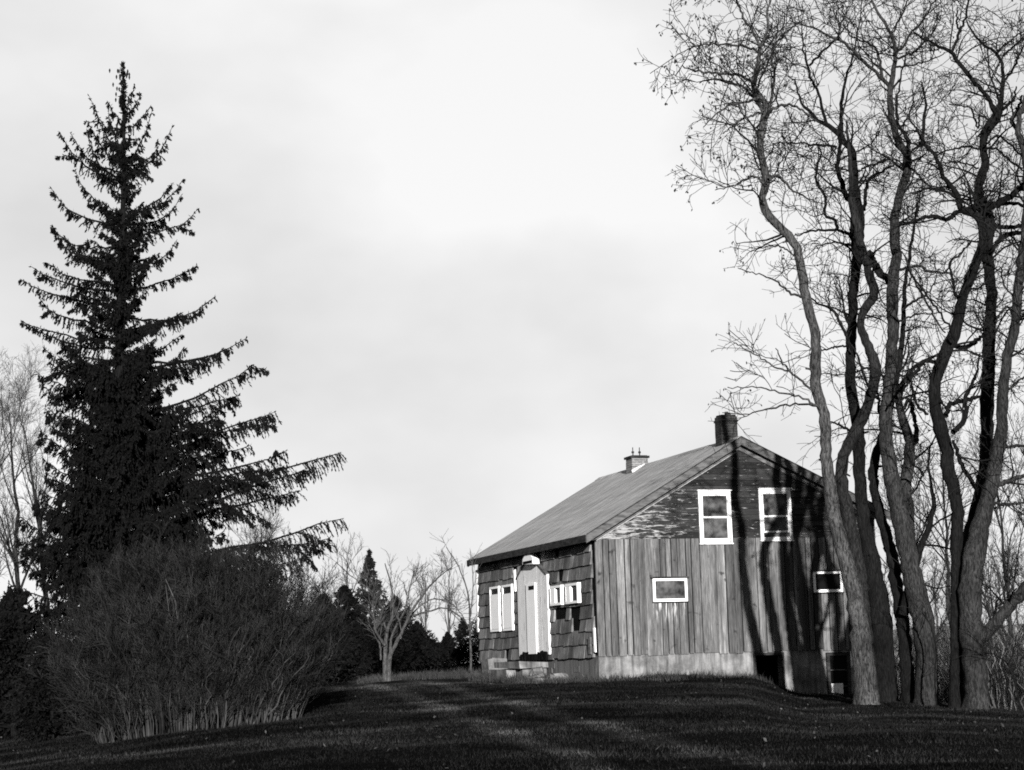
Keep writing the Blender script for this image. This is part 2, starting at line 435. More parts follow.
tag(lm.build('fallen_leaves', 'leaf'), 'dry fallen leaves scattered over the lawn and under the locusts', 'leaves', kind='stuff')

# ------------------------------------------------------------------ farmhouse
house = empty('farmhouse', HC, TH)
tag(house, 'weathered wooden farmhouse with board gable, shingled side and two brick chimneys', 'house')
W, L = 8.6, 11.8
AX, AZ = 4.41, 5.92          # underside of the roof at the ridge
SL, SR = .578, .476
def rz_l(v): return AZ-SL*(AX-v)
def rz_r(v): return AZ-SR*(v-AX)
def rz(v): return rz_l(v) if v < AX else rz_r(v)
rs_ = random.Random(4)
def hp(name, mat, mb, parent=house, **k): return mb.build(name, mat, parent, **k)

# foundation with the doorway and the cellar window left open
f = MB(); y0, y1, zb = .035, .33, -2.2
f.box(0.03, 4.70, y0, y1, zb, -.005); f.box(4.70, 5.50, y0, y1, -.13, -.005)
f.box(5.50, 6.86, y0, y1, zb, -.005); f.box(6.86, 7.62, y0, y1, -.11, -.005); f.box(7.62, W-.03, y0, y1, zb, -.005)
f.box(4.70, 5.50, y0, y1, zb, -1.55); f.box(6.86, 7.62, y0, y1, zb, -1.5)
f.box(W-.3, W-.03, y1, L, zb, -.005)
f.box(.3, W-.3, L-.3, L-.03, zb, -.005)
hp('foundation', 'concrete', f)
f = MB(); f.box(0.032, .3, .332, L-.03, zb, -.007)
for k in range(14):
    u = rs_.uniform(.5, 6); z = rs_.uniform(-.75, -.2); f.box(.02, .04, u, u+rs_.uniform(.3, .8), z, z+.16, jit=.008)
hp('side_foundation', 'concrete_dark', f)
f = MB(); f.box(.3, W-.3, 2.6, 2.7, zb, -.02); f.box(4.3, 6.0, .34, 2.6, -1.62, -1.56); hp('cellar_dark_backing', 'black', f)  # black sheet behind the doorway, added so the cellar reads dark
f = MB(); f.box(.06, W-.06, .06, L-.06, -.06, -.015); hp('floor_deck', 'black', f)
# cellar door leaf hanging open and frame posts
d = MB(); d.box(4.62, 4.70, .0, .034, -1.5, -.1, .3); d.box(5.50, 5.56, .0, .034, -1.5, -.1, .3); d.box(4.62, 5.56, -.01, .033, -.13, -.06, .3)
hp('cellar_doorway', 'dark_trim', d)

# gable walls: sheathing, vertical boards, clapboards
s = MB()
poly = [(0.05, 0), (W-.05, 0), (W-.05, rz(W)-.02), (AX, AZ-.04), (0.05, rz(0.05)-.02)]
s.prism(poly, 1, .03, .05)
hp('sheathing', 'black', s)
s = MB(); s.prism(poly, 1, L-.05, L-.03); hp('sheathing', 'black', s)
s = MB(); x = 0.0
while x < W-.02:
    w = rs_.uniform(.15, .27); x1 = min(x+w, W)
    top = 3.2+rs_.uniform(-.03, .03)
    top = min(top, rz(max(x, .05))-.1, rz(min(x1, W-.05))-.1)
    o = rs_.uniform(0, .012); bt = rs_.uniform(-.06, 0.0)
    tn = min(1, max(0, rs_.gauss(.47, .24))); g_ = rs_.uniform(.009, .022)
    s.box(x+g_, x1-g_, -.022-o, .028, bt, top, tn)
    if rs_.random() < .3 and x > .3: s.box(x-.02, x+.025, -.04-o, -.0225-o, bt, top, min(1, tn+.15))
    x = x1
s2 = MB(); x = 0
while x < W-.02:
    x1 = min(x+rs_.uniform(.2, .3), W); s2.box(x+.004, x1-.004, L-.028, L+.02, -.05, rz((x+x1)/2)-.15, rs_.random()); x = x1
hp('board_siding', 'boards', s); hp('rear_siding', 'boards', s2)
s = MB(); z = 3.17; c = 0
while z < AZ-.12:
    hc = .165
    def lim(zz):
        return max(0.02, AX-(AZ-zz)/SL+.03), min(W-.02, AX+(AZ-zz)/SR-.03)
    a, b = lim(z+hc*.6)
    if b-a < .15: break
    x = a
    while x < b-.01:
        x1 = min(b, x+rs_.uniform(1.6, 3.6)); tn = rs_.random(); j = rs_.uniform(-.008, .008)
        if b-x1 < .3: x1 = b
        dx0, dx1 = (0 if x > a else .06), (0 if x1 < b else .06)
        s.hexa([(x+.003, -.045+j, z), (x1-.003, -.045+rs_.uniform(-.006, .006)+j, z), (x1-.003-dx1, -.012, z+hc+.02), (x+.003+dx0, -.012, z+hc+.02),
                (x+.003, .025, z), (x1-.003, .025, z), (x1-.003-dx1, .025, z+hc+.02), (x+.003+dx0, .025, z+hc+.02)], tn)
        x = x1
    z += hc
hp('clapboard_siding', 'clap', s)

# side wall (left): sheathing, shingle courses, bare patches
s = MB(); s.box(.03, .05, .05, L-.05, -.02, 3.2); s.box(W-.05, W-.03, .05, L-.05, -.02, rz(W)-.1)
hp('side_sheathing', 'black', s)
bare = [(2.62, 3.62, .92, 1.46), (1.18, 2.12, .58, 1.46), (2.7, 3.2, 2.03, 2.42), (0, .2, -.1, 3.3), (7.3, 7.62, 1.6, 2.75)]
s = MB(); z = -.06; hc = .365; row = 0
while z < 3.15:
    u = -rs_.uniform(0, .3)
    ztop = min(z+hc+.03, 3.2)
    while u < L:
        w = rs_.uniform(.28, .62); a, b = max(u, .0), min(u+w, L); u += w
        if b-a < .05: continue
        cu, cz = (a+b)/2, z+hc/2
        if any(p <= cu <= q and r <= cz <= t for p, q, r, t in bare): continue
        if rs_.random() < .012: continue
        o = rs_.uniform(0, .02); zz = z+rs_.uniform(-.025, .012); tn = min(1, max(0, rs_.gauss(.5, .24)))
        s.hexa([(-.042-o, a+.002, zz), (-.042-o, b-.002, zz+rs_.uniform(-.022, .022)), (.008, b-.006, ztop), (.008, a+.006, ztop),
                (.028, a+.006, zz), (.028, b-.006, zz), (.028, b-.006, ztop), (.028, a+.006, ztop)], tn)
    z += hc; row += 1
hp('shingle_siding', 'shingle', s)
s = MB(); u = 0
while u < L-.02:
    u1 = min(u+.25, L); s.box(W-.028, W+.012, u+.003, u1-.003, -.05, rz(W)-.12, rs_.random()); u = u1
hp('far_side_siding', 'boards', s)

# roof
r = MB(); OV, ya, yb = .33, -.28, L+.10
th = .11; vl, vr = -OV, W+.38
def slab(v0, v1, ya, yb, lift=0):
    p = []
    for yy in (ya, yb):
        p += [(v0, yy, rz(v0)+lift), (v1, yy, rz(v1)+lift), (v1, yy, rz(v1)+th+lift), (v0, yy, rz(v0)+th+lift)]
    r.hexa(p)
slab(vl, AX-1e-4, ya, yb); 
p = []
for yy in (ya, yb): p += [(AX+.001, yy, AZ), (vr, yy, rz_r(vr)), (vr, yy, rz_r(vr)+th), (AX+.001, yy, AZ+th)]
r.hexa(p)
roof = hp('roof', 'roof', r)
r = MB()
u = ya                                                  # ridge cap boards, a little uneven
while u < yb-.05:
    u1 = min(u+1.15, yb); j = rs_.uniform(0, .012)
    r.hexa([(AX-.16, u, rz(AX-.16)+th+.006+j), (AX, u, AZ+th+.02+j), (AX, u1-.01, AZ+th+.02+j), (AX-.16, u1-.01, rz(AX-.16)+th+.006+j),
            (AX-.16, u, rz(AX-.16)+th-.01), (AX, u, AZ+th-.01), (AX, u1-.01, AZ+th-.01), (AX-.16, u1-.01, rz(AX-.16)+th-.01)])
    u = u1
hp('ridge_cap', 'roof', r, roof)
t = MB(); t.box(vl-.03, vl-.003, ya-.02, yb+.02, rz(vl)-.10, rz(vl)+th-.012)
t.box(vl+.02, .0, ya+.03, yb-.03, rz(vl)-.05, rz(vl)-.02)
hp('eave_fascia', 'dark_trim', t, roof)
def rakebar(mb, va, vb, top, bot, ya, yb, tone=.5):
    p = []
    for yy in (ya, yb): p += [(va, yy, rz(va)+bot), (vb, yy, rz(vb)+bot), (vb, yy, rz(vb)+top), (va, yy, rz(va)+top)]
    mb.hexa(p, tone)
for va, vb in ((vl, AX-.002), (AX+.002, vr)):
    tn = .75 if va < 1 else .35
    t = MB(); rakebar(t, va, vb, th-.02, -.13, ya-.028, ya-.003, tn); hp('rake_board', 'grey_trim', t, roof)
    t = MB(); rakebar(t, va, vb, th-.02, -.13, yb+.003, yb+.028, tn); hp('rake_board', 'grey_trim', t, roof)
    t = MB(); rakebar(t, va, vb, th+.012, th-.018, ya-.05, ya-.030); hp('drip_edge', 'dark_trim', t, roof)
for va, vb in ((.0, AX-.003), (AX+.003, W)):
    t = MB(); rakebar(t, va, vb, -.02, -.25, -.085, -.052, .6 if va < 1 else .9); hp('frieze_board', 'grey_trim', t)
t = MB(); rakebar(t, .0, AX-.1, -.252, -.278, -.075, -.054)
hp('frieze_bead', 'bead', t)

# chimneys
def chimney(v, u, w, dpt, zt, mat, capj):
    c = MB(); z0 = rz(v)-.6; n = 7
    rr = random.Random(int(v*10+u))
    zc = z0
    hgt_ = (zt-z0)/n
    for k in range(n):
        e = rr.uniform(0, .006); c.box(v-w/2-e, v+w/2+e, u-dpt/2-e, u+dpt/2+e, zc, zc+hgt_-.004, jit=.004); zc += hgt_
    ch = hp('chimney', mat, c)
    return ch, zc
ch, zc = chimney(4.36, .62, .50, .46, 6.70, 'brick_dark', 0)
c = MB(); c.box(4.09, 4.63, .37, .87, zc-.16, zc-.09, jit=.006); c.box(4.14, 4.58, .42, .82, zc, zc+.05, jit=.01)
hp('chimney_cap', 'brick_dark', c, ch)
c = MB(); c.box(4.28, 4.38, .44, .52, zc+.051, zc+.14, jit=.015); c.box(4.39, 4.45, .45, .53, zc+.045, zc+.11, jit=.01)
hp('broken_brick', 'brick_dark', c, ch)
CU, CV = 7.7, 4.24
ch2, zc2 = chimney(CV, CU, .54, .56, 6.30, 'brick_pale', 0)
c = MB(); c.box(CV-.32, CV+.32, CU-.33, CU+.33, zc2-.05, zc2+.02); c.box(CV-.26, CV+.26, CU-.27, CU+.27, zc2+.021, zc2+.04)
hp('chimney_cap', 'dark_trim', c, ch2)
for vv in (CV-.13, CV+.1):
    c = MB(); c.box(vv-.015, vv+.015, CU-.03, CU, zc2+.041, zc2+.13); c.box(vv-.035, vv+.035, CU-.04, CU+.02, zc2+.131, zc2+.19); c.box(vv-.012, vv+.012, CU-.02, CU, zc2+.191, zc2+.32)
    hp('flue_pipe', 'dark_trim', c, ch2)
c = MB(); a_, b_, f_ = CV-.30, AX-.02, CU-.30
c.hexa([(a_, f_-.06, rz(a_)+th+.012), (b_, f_-.06, rz(b_)+th+.012), (b_, f_+.015, rz(b_)+th+.05), (a_, f_+.015, rz(a_)+th+.10),
        (a_, f_-.04, rz(a_)+th-.01), (b_, f_-.04, rz(b_)+th-.01), (b_, f_+.02, rz(b_)+th+.05), (a_, f_+.02, rz(a_)+th+.10)])
hp('flashing', 'white_worn', c, ch2)

# gable windows: (v0, v1, z0, z1, tilt)
def frame_ring(mb, a, b, z0, z1, w, ya, yb, wt=None, wb=None, tilt=0):
    wt = wt or w; wb = wb or w
    def q(x0, x1, c0, c1):
        p = []
        for yy in (ya, yb):
            for (xx, zz) in ((x0, c0), (x1, c0), (x1, c1), (x0, c1)): p.append((xx-tilt*(zz-z0), yy, zz+tilt*(xx-a)))
        mb.hexa(p)
    q(a, a+w, z0+wb, z1-wt); q(b-w, b, z0+wb, z1-wt); q(a, b, z0, z0+wb); q(a, b, z1-wt, z1)
def dh_window(a, b, z0, z1, rail, raised, tilt):
    w = MB(); frame_ring(w, a, b, z0, z1, .085, -.10, -.05, .10, .08, tilt)
    w.box(a-.03, b+.03, -.13, -.05, z1+.002, z1+.03); w.box(a-.02, b+.02, -.12, -.05, z0-.035, z0-.002)
    wn = hp('window', 'white', w)
    mz = z0+(z1-z0)*rail
    for (c0, c1, yy) in ((z0+.08+raised, mz+.02, -.062), (mz-.02, z1-.10, -.078)):
        t = MB(); frame_ring(t, a+.085, b-.085, c0, c1, .04, yy-.012, yy, .04, .05, tilt); hp('sash', 'white_worn', t, wn)
    g = MB(); g.box(a+.06, b-.06, -.052, -.047, z0+.05, z1-.06); hp('pane', 'glass', g, wn)
    return wn
dh_window(3.12, 4.10, 3.03, 4.50, .49, 0, .004)
dh_window(4.98, 5.97, 3.10, 4.55, .46, .13, .012)
def small_window(a, b, z0, z1, glass):
    w = MB(); frame_ring(w, a, b, z0, z1, .07, -.075, -.03, .065, .075)
    wn = hp('window', 'white_clean', w)
    g = MB(); g.box(a+.05, b-.05, -.066, -.06, z0+.05, z1-.05); hp('pane', glass, g, wn)
    t = MB(); t.box(a-.06, b+.06, -.11, -.03, z1+.003, z1+.05); hp('drip_cap', 'dark_trim', t, wn)
    t = MB(); t.box(a-.02, b+.02, -.10, -.03, z0-.03, z0-.002); hp('sill', 'dark_trim', t, wn)
small_window(1.66, 2.68, 1.42, 2.06, 'glass')
small_window(6.55, 7.46, 1.60, 2.19, 'glass_dark')
# cellar window on the right
w = MB(); frame_ring(w, 6.88, 7.60, -1.48, -.13, .09, .0, .12, .07, .06)
cw = hp('window', 'dark_trim', w)
g = MB(); g.box(6.95, 7.55, .08, .09, -1.45, -.18); hp('pane', 'glass_dark', g, cw)
for zz in (-.62, -1.08):
    g = MB(); g.box(6.97, 7.52, .055, .078, zz, zz+.03); hp('muntin', 'grey_trim', g, cw)
g = MB(); g.box(7.0, 7.36, .03, .05, -1.42, -.98); g.box(7.02, 7.1, .02, .03, -1.44, -1.1); g.box(7.2, 7.26, .02, .03, -1.44, -1.1); hp('white_panel', 'white_worn', g, cw)
g = MB(); g.box(7.62, 7.72, -.01, .033, -.55, -.1, jit=.01); hp('patch_board', 'white_worn', g, cw)

# windows on the shingled side
def side_window(a, b, z0, z1, panel, d=.03):
    w = MB()
    for (p, q, r0, r1) in ((a, a+.07, z0, z1), (b-.07, b, z0, z1), (a+.07, b-.07, z0, z0+.07), (a+.07, b-.07, z1-.07, z1)): w.box(-.07-d, -.03, p, q, r0, r1)
    wn = hp('window', 'white_clean', w)
    g = MB(); g.box(-.058, -.05, a+.05, b-.05, z0+.05, z1-.05); hp('pane', 'glass_dark', g, wn)
    if panel:
        for (p, q, r0, r1) in panel:
            g = MB(); g.box(-.064-d, -.062, p, q, r0, r1); hp('white_panel', 'white_clean', g, wn)
side_window(9.16, 10.2, .86, 2.30, [(9.24, 10.12, .94, 2.05)])
side_window(7.72, 8.8, .86, 2.30, [(7.8, 8.72, .94, 2.02)])
side_window(2.68, 3.72, 1.47, 2.04, [(3.26, 3.65, 1.53, 1.98)], .07)
side_window(1.18, 2.28, 1.47, 2.04, [(1.84, 2.21, 1.53, 1.98)], .07)

# flat boarded entry surround with its pointed head
pr = -.09
HEAD = [(4.08, 2.42), (4.98, 2.80), (5.06, 2.92), (5.38, 3.04), (5.80, 3.06), (6.16, 2.95), (6.26, 2.82), (7.10, 2.44)]
def top_u(u):
    for (p, z), (q_, z2) in zip(HEAD[:-1], HEAD[1:]):
        if p <= u <= q_+1e-6: return z+(z2-z)*(u-p)/(q_-p)
    return 2.42
e = MB(); edges = [4.08, 4.36, 4.66, 4.98, 5.06, 5.38, 5.80, 6.16, 6.26, 6.52, 6.8, 7.10]
for a, b in zip(edges[:-1], edges[1:]):
    o = rs_.uniform(0, .003); bt = rs_.uniform(-.02, .1)
    e.hexa([(pr-o, a+.001, bt), (pr-o, b-.001, bt), (pr-o, b-.001, top_u(b)), (pr-o, a+.001, top_u(a)),
            (-.02, a+.001, bt), (-.02, b-.001, bt), (-.02, b-.001, top_u(b)), (-.02, a+.001, top_u(a))], rs_.random())
en = hp('entry_surround', 'white_worn', e)
for (p, z), (q_, z2) in zip(HEAD[:-1], HEAD[1:]):
    if abs(q_-p) < .5: continue
    e = MB(); e.hexa([(pr-.05, p, z), (pr-.05, q_, z2), (-.03, q_, z2), (-.03, p, z), (pr-.05, p, z+.03), (pr-.05, q_, z2+.03), (-.03, q_, z2+.03), (-.03, p, z+.03)])
    hp('head_moulding', 'grey_trim', e, en)
e = MB(); e.prism([(4.74, 2.76), (5.82, 2.80), (5.78, 2.96), (5.5, 3.09), (5.08, 3.09), (4.78, 2.94)], 0, -.30, -.10); hd = hp('head_block', 'white_clean', e, en)
e = MB(); e.box(-.312, -.301, 4.84, 5.72, 2.80, 2.88); hp('head_slot', 'black', e, hd)
e = MB(); e.box(pr-.06, pr-.016, 5.12, 6.02, .1, 2.22); dr = hp('door', 'white_clean', e, en)
e = MB(); e.box(pr-.068, pr-.061, 5.2, 5.74, 2.02, 2.14); hp('transom', 'black', e, dr)
for k in range(8):
    u = 4.2+k*.35; e = MB(); e.box(pr-.05, pr-.0, u, u+rs_.uniform(.2, .34), -.1, rs_.uniform(.03, .2), jit=.025); hp('foot_gap_black', 'black', e, en)  # black pieces stand in for the dark irregular hole at the foot

# corner trim
t = MB(); t.box(-.075, -.034, .02, .14, .08, .74, jit=.006); hp('corner_scrap', 'white_clean', t)
t = MB(); t.box(-.06, .0, L+.0, L+.14, .9, 2.95); hp('corner_board', 'white_worn', t)
t = MB(); t.box(-.10, -.055, 7.32, 7.42, 2.05, 2.72, jit=.01); hp('bracket', 'white_clean', t)
t = MB(); t.box(-.10, -.06, .38, .50, .02, .5, jit=.02); hp('loose_board', 'grey_trim', t)

def hw(v, u, z=0): 
    return np.array([HC[0]+v*math.cos(TH)-u*math.sin(TH), HC[1]+v*math.sin(TH)+u*math.cos(TH), HC[2]+z])

# rubble, slabs and blocks at the entry
def rock(name, mat, pos, size, seed, label, group=None, rz_=0, cat='stone'):
    r_ = np.random.default_rng(seed); n, k = 7, 5
    V = []
    for a in range(1, k):
        ph = math.pi*a/k
        for b in range(n):
            t = 2*math.pi*b/n+.3*a; rr = math.sin(ph)**.6*(1+r_.uniform(-.22, .22))
            V.append((size[0]*rr*math.cos(t), size[1]*rr*math.sin(t), size[2]*(math.cos(ph)*1.1)+r_.uniform(-.1, .1)*size[2]))
    F = []
    for a in range(k-2):
        for b in range(n): F.append((a*n+b, a*n+(b+1) % n, (a+1)*n+(b+1) % n, (a+1)*n+b))
    V.append((0, 0, size[2]*1.0)); V.append((0, 0, -size[2])); T = len(V)-2
    for b in range(n):
        F.append((b, T, (b+1) % n, (b+1) % n)); q0 = (k-2)*n; F.append((q0+b, q0+(b+1) % n, T+1, T+1))
    mb = MB(); mb.add(V, F, r_.random())
    o = mb.build(name, mat); z = h1(pos[0], pos[1])
    o.location = (pos[0], pos[1], z+size[2]*.45); o.rotation_euler = (r_.uniform(-.2, .2), r_.uniform(-.2, .2), rz_+r_.uniform(0, 3))
    tag(o, label, cat, group); return o
st = MB(); st.box(-.95, -.06, 4.3, 6.9, -.30, -.13, jit=.03); st.box(-1.25, -.96, 4.7, 7.2, -.62, -.36, jit=.04)
st.box(-.8, -.1, 4.5, 6.6, -.9, -.31, jit=.05)
o = st.build('doorstep', 'concrete'); o.location = HC; o.rotation_euler = (0, 0, TH)
tag(o, 'broken pale concrete doorstep below the boarded white entry', 'doorstep')
st = MB(); st.box(-.75, -.15, 8.3, 9.0, -.45, -.02, jit=.04); st.box(-.62, -.3, 8.35, 8.9, -.02, .03, jit=.02)
o = st.build('stone_block', 'stone'); o.location = HC; o.rotation_euler = (0, 0, TH)
tag(o, 'dark squared stone block left of the doorstep under the tall white windows', 'block')
spec = [(-.75, 1.2, .34, .26, .13, 'largest rounded pale stone near the house corner'),
        (-.6, 2.1, .3, .2, .09, 'flat pale stone second from the house corner'),
        (-.95, 2.7, .26, .2, .08, 'small low stone in the middle of the rubble row'),
        (-.7, 3.3, .22, .2, .12, 'chunky stone between rubble row and doorstep'),
        (-.5, 4.0, .24, .22, .17, 'upright pale block of stone beside the broken doorstep'),
        (-1.1, 1.9, .2, .16, .06, 'thin stone lying in front of the rubble row'),
        (-1.3, 8.2, .5, .18, .06, 'long flat pale slab lying in weeds left of the doorstep')]
for k, (v_, u_, a, b, c_, lb) in enumerate(spec):
    p = hw(v_, u_); rock('rubble_stone', 'stone', p, (a, b, c_*1.25), 40+k, lb, 'loose stones along the side of the house')

# ------------------------------------------------------------------ locust trees on the right
def limb(pts, Y, dy, K, foot=False, wmin=.9, wob=.05):
    """traced centreline -> path in the place; dy = depth drift along the limb"""
    P = []; R = []
    n = len(pts)
    for k, p in enumerate(pts):
        x, y = p[0], p[1]; yy = Y+dy*k/(n-1)
        q = at(x, y, yy); P.append(q); R.append(max(p[2], wmin)/2*yy/FPX)
    P = np.array(P); R = np.array(R)
    if foot:
        P[0, 2] = h1(P[0, 0], P[0, 1])-.12
    d = spline(np.column_stack([P, R]), K)
    PP, RR = d[:, :3], np.maximum(d[:, 3], .004)
    RR = RR*(1+RNG.normal(0, .035, K))
    PP[1:] += RNG.normal(0, wob*.12, (K-1, 3))
    return PP, RR

def grow_crown(limbs, k2, k3, k4, L2=(.9, 2.2), up=.2, rt=.0065, wts=None):
    """limbs: list of (P,R); returns batches of twigs"""
    LP = np.stack([resample(p, 16) for p, r in limbs]); LR = np.stack([np.interp(np.linspace(0, 1, 16), np.linspace(0, 1, len(r)), r) for p, r in limbs])
    ln = np.linalg.norm(np.diff(LP, axis=1), axis=2).sum(1)
    wt = np.ones(len(ln)) if wts is None else np.array(wts)
    n2 = np.maximum(1, (k2*ln*wt).astype(int))
    A, AR = grow(LP, LR, n2, L2, (35, 80), up, 8, .42, rt*1.3, .12, .20, .03)
    B, BR = grow(A, AR, k3, (.45, 1.15), (30, 75), .12, 6, .6, rt, .15, .17, .012)
    C, CR = grow(B, BR, k4, (.16, .5), (30, 75), .08, 4, .7, rt*.75, .2, .16, .008)
    D, DR = grow(LP, LR, np.maximum(1, (ln*1.6*wt).astype(int)), (.3, .9), (40, 85), .1, 5, .5, rt, .1, .3, .010)
    return [(A, AR, 4), (B, BR, 3), (C, CR, 3), (D, DR, 3)]

def locust(name, Y, trunk_mat, trunk, limbs, label, k2=2.2, k3=5, k4=4, crown_from=None, extra=(), pods=0, up=.2, podx=None, sides=12, name_low=False):
    """trunk: traced stem from the foot up; limbs: (points, depth drift, at depth offset)"""
    KT = 110; TP, TR = limb(trunk, Y, RNG.uniform(-.5, .5), KT, True, wob=.10)
    root = empty(name, (TP[0, 0], TP[0, 1], h1(TP[0, 0], TP[0, 1])))
    inv = np.array(root.location)
    tb = MB()
    # flare at the foot
    tb.tubes(TP-inv, TR, 20, .5, rough=.055, lobes=.22)
    LL = []
    for (pts, dy, dof) in limbs:
        P, R = limb(pts, Y+dof, dy, 22, wob=.12); LL.append((P, R)); tb.tubes(P-inv, R, 9, .5, rough=.05)
    st_, sr_ = grow(TP[None, 12:80], TR[None, 12:80], 6, (.10, .38), (45, 85), .1, 4, .42, .012, .05, .2, .05); tb.tubes(st_-inv, sr_*.6+.012, 7, .5, rough=.1)
    tb.build('trunk', trunk_mat, root, smooth=True)
    # where twigs may start: upper part of the stem, and the limbs
    cf = crown_from if crown_from is not None else .45
    i0 = int(KT*cf); allL = LL+[(TP[i0:], TR[i0:])]
    wts = [(.32 if min(q_[1] for q_ in l_[0]) > 240 and name_low else 1.0) for l_ in limbs]+[1.0]
    cr = MB(); bat = grow_crown(allL, k2, k3, k4, up=up, wts=wts)
    for (p, r, s_) in bat: cr.tubes(p-inv, r, s_)
    cr.build('crown', 'twig', root)
    if pods:
        C = bat[2][0][:, -1]; 
        sc = podx(C) if podx else np.ones(len(C))
        idx = RNG.choice(len(C), pods, p=sc/sc.sum()); pb = MB(); c0 = C[idx]
        for q_ in range(2):
            a = RNG.normal(0, .02, (pods, 3)); d = np.stack([RNG.normal(0, .35, pods), RNG.normal(0, .35, pods), -np.ones(pods)], 1)
            d = unit(d)*RNG.uniform(.04, .10, (pods, 1)); w_ = unit(np.cross(d, RNG.normal(size=(pods, 3))))*RNG.uniform(.012, .032, (pods, 1))
            V = np.stack([c0+a, c0+a+d*.5+w_, c0+a+d, c0+a+d*.5-w_], 1)-inv
            j = np.arange(pods)*4; pb.add(V.reshape(-1, 3), np.stack([j, j+1, j+2, j+3], 1))
        tag(pb.build('seed_pods', 'pod', root), kind='stuff')
    tag(root, label, 'tree', 'bare locust trees beside the farmhouse')
    return root

# 1: the leaning grey stem in front of the gable
t1 = [(867, 703, 23), (865, 685, 21), (862, 650, 21), (858, 615, 18), (850, 575, 15.5), (838, 533, 14), (831, 495, 13), (826.5, 460, 11.5), (826, 440, 11), (823, 410, 11),
      (815.5, 382, 11), (816, 340, 10.5), (809, 310, 10), (804.5, 288, 9.5), (800, 262, 9), (796, 245, 9), (785, 232, 9), (775, 222, 9), (766, 211, 9), (762, 200, 8), (766, 182, 8), (763, 162, 7.5),
      (760, 142, 7), (765, 118, 7), (766, 104, 6), (759, 96, 6), (754, 85, 5.2), (756, 74, 5), (759, 62, 4.5), (760, 50, 4), (764, 38, 3.5), (768, 28, 3), (767, 12, 2.5), (772, -4, 2.2), (774, -30, 1.6)]
locust('locust_tree', 44.3, 'bark_grey', t1, [
    ([(760, 48, 3), (754, 33, 3), (745, 20, 2.5), (738, 5, 2), (728, -22, 1.5)], 1.0, 0),
    ([(758, 52, 3), (747, 47, 2.6), (725, 44, 2.2), (700, 45, 1.5), (690, 48, 1)], -1.5, 0),
    ([(755, 83, 3), (740, 76, 3), (715, 73, 2.5), (696, 71, 2), (682, 66, 1.2)], -1.0, 0),
    ([(763, 112, 3.5), (755, 98, 3), (740, 85, 2.6), (715, 79, 2), (700, 82, 1.2)], 1.2, 0),
    ([(760, 97, 3), (745, 102, 2.6), (730, 105, 2.2), (715, 115, 1.6), (703, 127, 1)], -1.2, 0),
    ([(768, 116, 3.2), (773, 90, 3), (774, 70, 2.6), (772, 52, 2.4), (780, 38, 2), (792, 27, 1.6), (806, 18, 1)], 1.5, 0),
    ([(767, 115, 3.5), (777, 107, 3), (790, 105, 2.6), (805, 112, 2), (818, 122, 1.2)], -1.4, 0),
    ([(762, 112, 2.6), (750, 116, 2.2), (738, 122, 1.6), (724, 134, 1)], -.8, 0),
    ([(766, 185, 3), (757, 177, 2.5), (745, 179, 2), (733, 186, 1.4), (715, 190, 1)], .8, 0),
    ([(768, 180, 4), (778, 176, 3), (790, 188, 2.4), (806, 198, 1.6), (825, 205, 1)], 1.2, 0),
    ([(801, 296, 2.6), (790, 293, 2.4), (783, 287, 2.2), (774, 280, 1.8), (760, 274, 1.4), (738, 268, 1)], -1.0, 0),
    ([(820, 409, 2.6), (812, 403, 2.4), (800, 397, 2), (775, 391, 1.7), (755, 387, 1.3), (728, 388, 1)], -.8, 0),
    ([(818, 406, 2.2), (790, 404, 2), (765, 410, 1.6), (745, 414, 1.2), (722, 412, .9)], .8, 0),
    ([(814, 392, 2.6), (800, 380, 2.2), (788, 370, 2), (782, 360, 1.6), (776, 348, 1)], -1.0, 0),
    ([(788, 371, 2), (775, 367, 1.8), (762, 358, 1.5), (745, 350, 1.2), (733, 342, 1)], .9, 0),
    ([(800, 262, 2), (788, 250, 1.6), (775, 246, 1.3), (758, 248, 1)], .9, 0)],
    'pale grey leaning locust trunk nearest the farmhouse gable, still holding seed pods', k2=3.0, crown_from=.55, pods=520,
    name_low=True, podx=lambda C: np.clip((C[:, 2]-6)/6, .02, 1)*np.clip(1.2-(C[:, 0]-3)/4, .05, 1))

